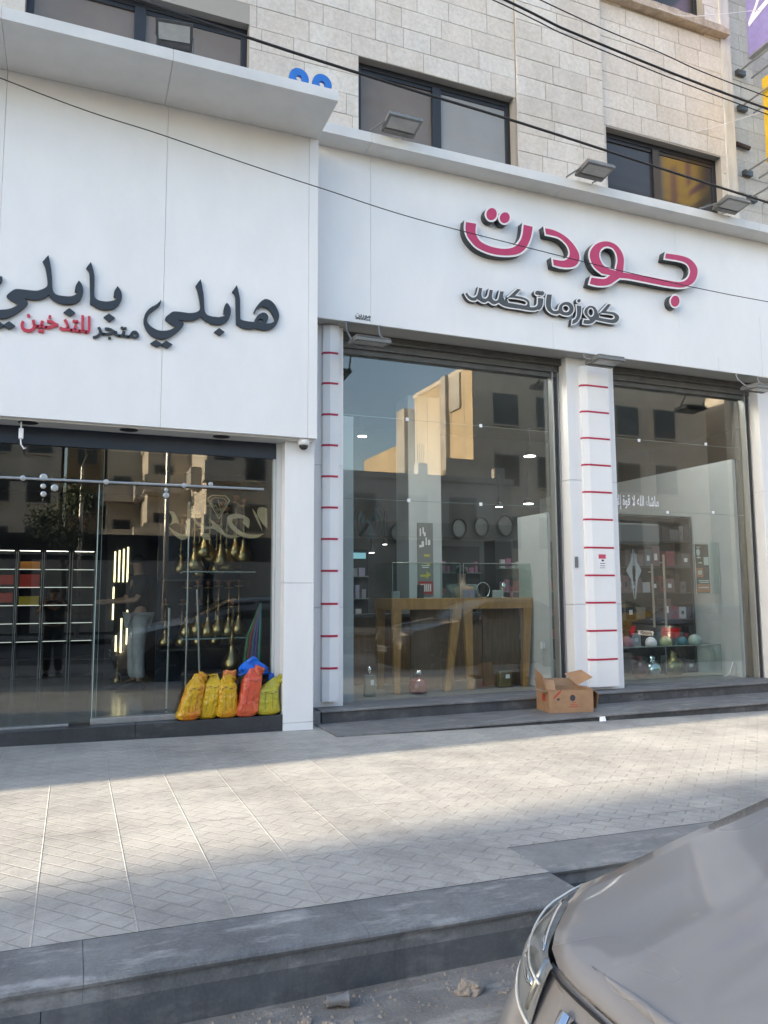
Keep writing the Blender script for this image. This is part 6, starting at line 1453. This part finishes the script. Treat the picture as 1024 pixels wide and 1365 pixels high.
for x in (14.0, 17.9):
    q = MB(); q.box(x-.22, x+.22, -13.7, -13.26, 6.46, 7.0); st_ = q.build('column_stub', grey_, low)
    q = MB()
    for dx in (-.15,-.05,.05,.15): q.tube([(x+dx,-13.5,7.0),(x+dx+.02,-13.5,7.9)], .015, 5)
    q.build('rebar', MT['alu_dark'], st_)
q = MB(); q.box(15.1, 17.3, -13.5, -13.2, 6.46, 7.3); q.build('block_wall', lime_, low)
q = MB(); q.box(9.2, 18.2, -12.99, -12.4, 3.7, 4.3); q.build('shop_canopy', MT['alu_dark'], low)
q = MB(); q.box(9.2, 18.2, -12.985, -12.95, 0, 3.6); q.build('shop_glazing', dk, low)
facade('apartment_building', 'grey apartment block with small windows, mirrored at the left of left glass', -16, -.9, -42, -31, 12.5, lime_, [(-14.6+2.1*i_, z, 1.1, 1.3) for i_ in range(7) for z in (4.4, 7.2, 10.0)])
b3 = facade('apartment_building', 'brown rendered block with a sunlit edge, mirrored in the left glass', -.6, 1.5, -44, -32.5, 13, brown, [(.5, 6.8, .9, 1.0),(.5, 9.6, .9, 1.0)])
for (xa, xb, yf, lb) in ((1.6, 3.39, -30, 'narrow limestone block set farthest back, mirrored in the left glass'), (3.4, 5.59, -25.5, 'limestone block of middle depth with a sunlit side, mirrored in the left glass'), (5.6, 8.9, -20.2, 'nearest limestone block with a broad sunlit side, mirrored in the left glass')):
    b4 = facade('apartment_building', lb, xa, xb, yf-9, yf, 9.2 if xb > 4 else 10.5, lime_, [(xa+.8+1.5*i_, z, .8, 1.2) for i_ in range(2 if xb > 6 else 1) for z in (4.9, 7.4)])
    for z in (4.0, 6.5):
        q = MB(); q.box(xa-.25, xa+1.6, yf+.065, yf+1.0, z, z+.12); q.box(xa-.25, xa+1.6, yf+.95, yf+1.0, z+.121, z+.95); q.build('balcony', lime_, b4)
        q = MB(); q.box(xa-.5, xa-.001, yf-3.2, yf-1.6, z, z+1.0); q.build('side_balcony', grey_, b4)
rowb = facade('shop_row', 'long low row of dark shops, mirrored in the left glass', -18, 8.8, -19, -14.2, 3.3, dk, [])
q = MB()
for i_ in range(8):
    q = MB(); q.box(-17.4+3.2*i_, -14.6+3.2*i_, -14.19, -14.15, 0, 2.6); q.build('shutter', grey_, rowb)
facade('shade_building', 'added unseen limestone building at the far left that shades the shop fronts', -36, -15.0, 4.33, 22, 18.5, lime_, [])  # unseen block placed so its corner shades the facade and inner pavement
facade('street_end_building', 'added unseen thin building far to the left that shades the road', -53.3, -50, -24, -2.17, 17.0, lime_, [])  # unseen block, kept thin, placed to shade the kerb side, road and car
facade('street_end_building', 'distant building closing the right end of the street', 46, 60, -14, 6, 14, lime_, [])
facade('apartment_building', 'apartment block beyond the ochre wall at the right', 36, 52, -34, -17.5, 16, lime_, [(38+2.6*i_, z, 1.2, 1.4) for i_ in range(5) for z in (4.4, 7.6, 10.8)])
facade('neighbour_building', 'stone building beside the cosmetics shop at the right', 20.2, 40, 8.1, 20, 14, lime_, [(22+2.6*i_, z, 1.2, 1.4) for i_ in range(6) for z in (4.4, 7.6, 10.8)])
far_pav = MB(); far_pav.grid([[(x, y, rz(x)+.14) for y in (-14.3, -11.2)] for x in range(-40, 46, 4)]); struct(far_pav.build('far_pavement', MT['road']))
lnm = MB()
for i_ in range(-8, 12): lnm.grid([[(x, y, rz(x)+.006) for y in (-4.6, -4.48)] for x in (i_*4, i_*4+1, i_*4+2)])
o = struct(lnm.build('road_marking', mat('road_paint', (.6,.6,.58), .7)))
# lamp posts and a tree
def pole(label, x, y, h, arm=True):
    t = thing('street_lamp', label, 'street lamp', (x, y, rz(x)), 'street lamps across the road')
    q = MB(); q.tube([(x,y,rz(x)),(x,y,rz(x)+h)], [.085,.05], 10); q.build('post', MT['alu'], t)
    q = MB(); q.tube([(x,y,rz(x)+h),(x+.1,y+.5,rz(x)+h+.25),(x+.15,y+1.3,rz(x)+h+.3)], .035, 8); q.build('arm', MT['alu'], t)
    q = MB(); q.obox((x+.16,y+1.5,rz(x)+h+.28),(.22,.6,.1)); q.build('lamp_head', MT['flood'], t, bevel=.02)
pole('tall street lamp mirrored at the middle of the left glass', 2.35, -6.2, 7.5); pole('street lamp mirrored by the tree in the left glass', .15, -12.4, 6.0)
tr_ = thing('tree', 'small leafy street tree across the road, mirrored in the left glass', 'tree', (-.35, -12.8, -.1))
q = MB(); q.tube([(-.35,-12.8,-.2),(-.3,-12.8,1.5),(-.4,-12.75,3.0)], [.10,.08,.05], 10)
for k_ in range(7):
    a = k_*2.4; q.tube([(-.35,-12.8,2.2+.15*k_),(-.35+.5*cos(a),-12.8+.5*sin(a),3.0+.2*k_),(-.35+.95*cos(a),-12.8+.95*sin(a),3.5+.22*k_)], [.035,.022,.01], 6)
q.build('trunk', mat('bark', (.09,.07,.05), .9, bump=.5, bscale=30), tr_)
rg = random.Random(5); q = MB()
for k_ in range(2600):
    cl = k_ % 14; a = cl*2.4; c = Vector((-.35+.85*cos(a)*(.5+.5*((cl*7) % 5)/4), -12.8+.85*sin(a)*(.5+.5*((cl*3) % 5)/4), 3.2+1.7*((cl*5) % 14)/13))
    p = c + Vector((rg.gauss(0,.26), rg.gauss(0,.26), rg.gauss(0,.2))); s_ = rg.uniform(.04,.085)
    u = Vector((rg.uniform(-1,1),rg.uniform(-1,1),rg.uniform(-1,1))).normalized(); v = u.orthogonal().normalized()
    q.add([p-u*s_, p+v*s_*.5, p+u*s_, p-v*s_*.5], [(0,1,2,3)])
q.build('crown', mat('leaf_green', (.055,.085,.03), .6, var=.5, vscale=2.5), tr_, fix=False)
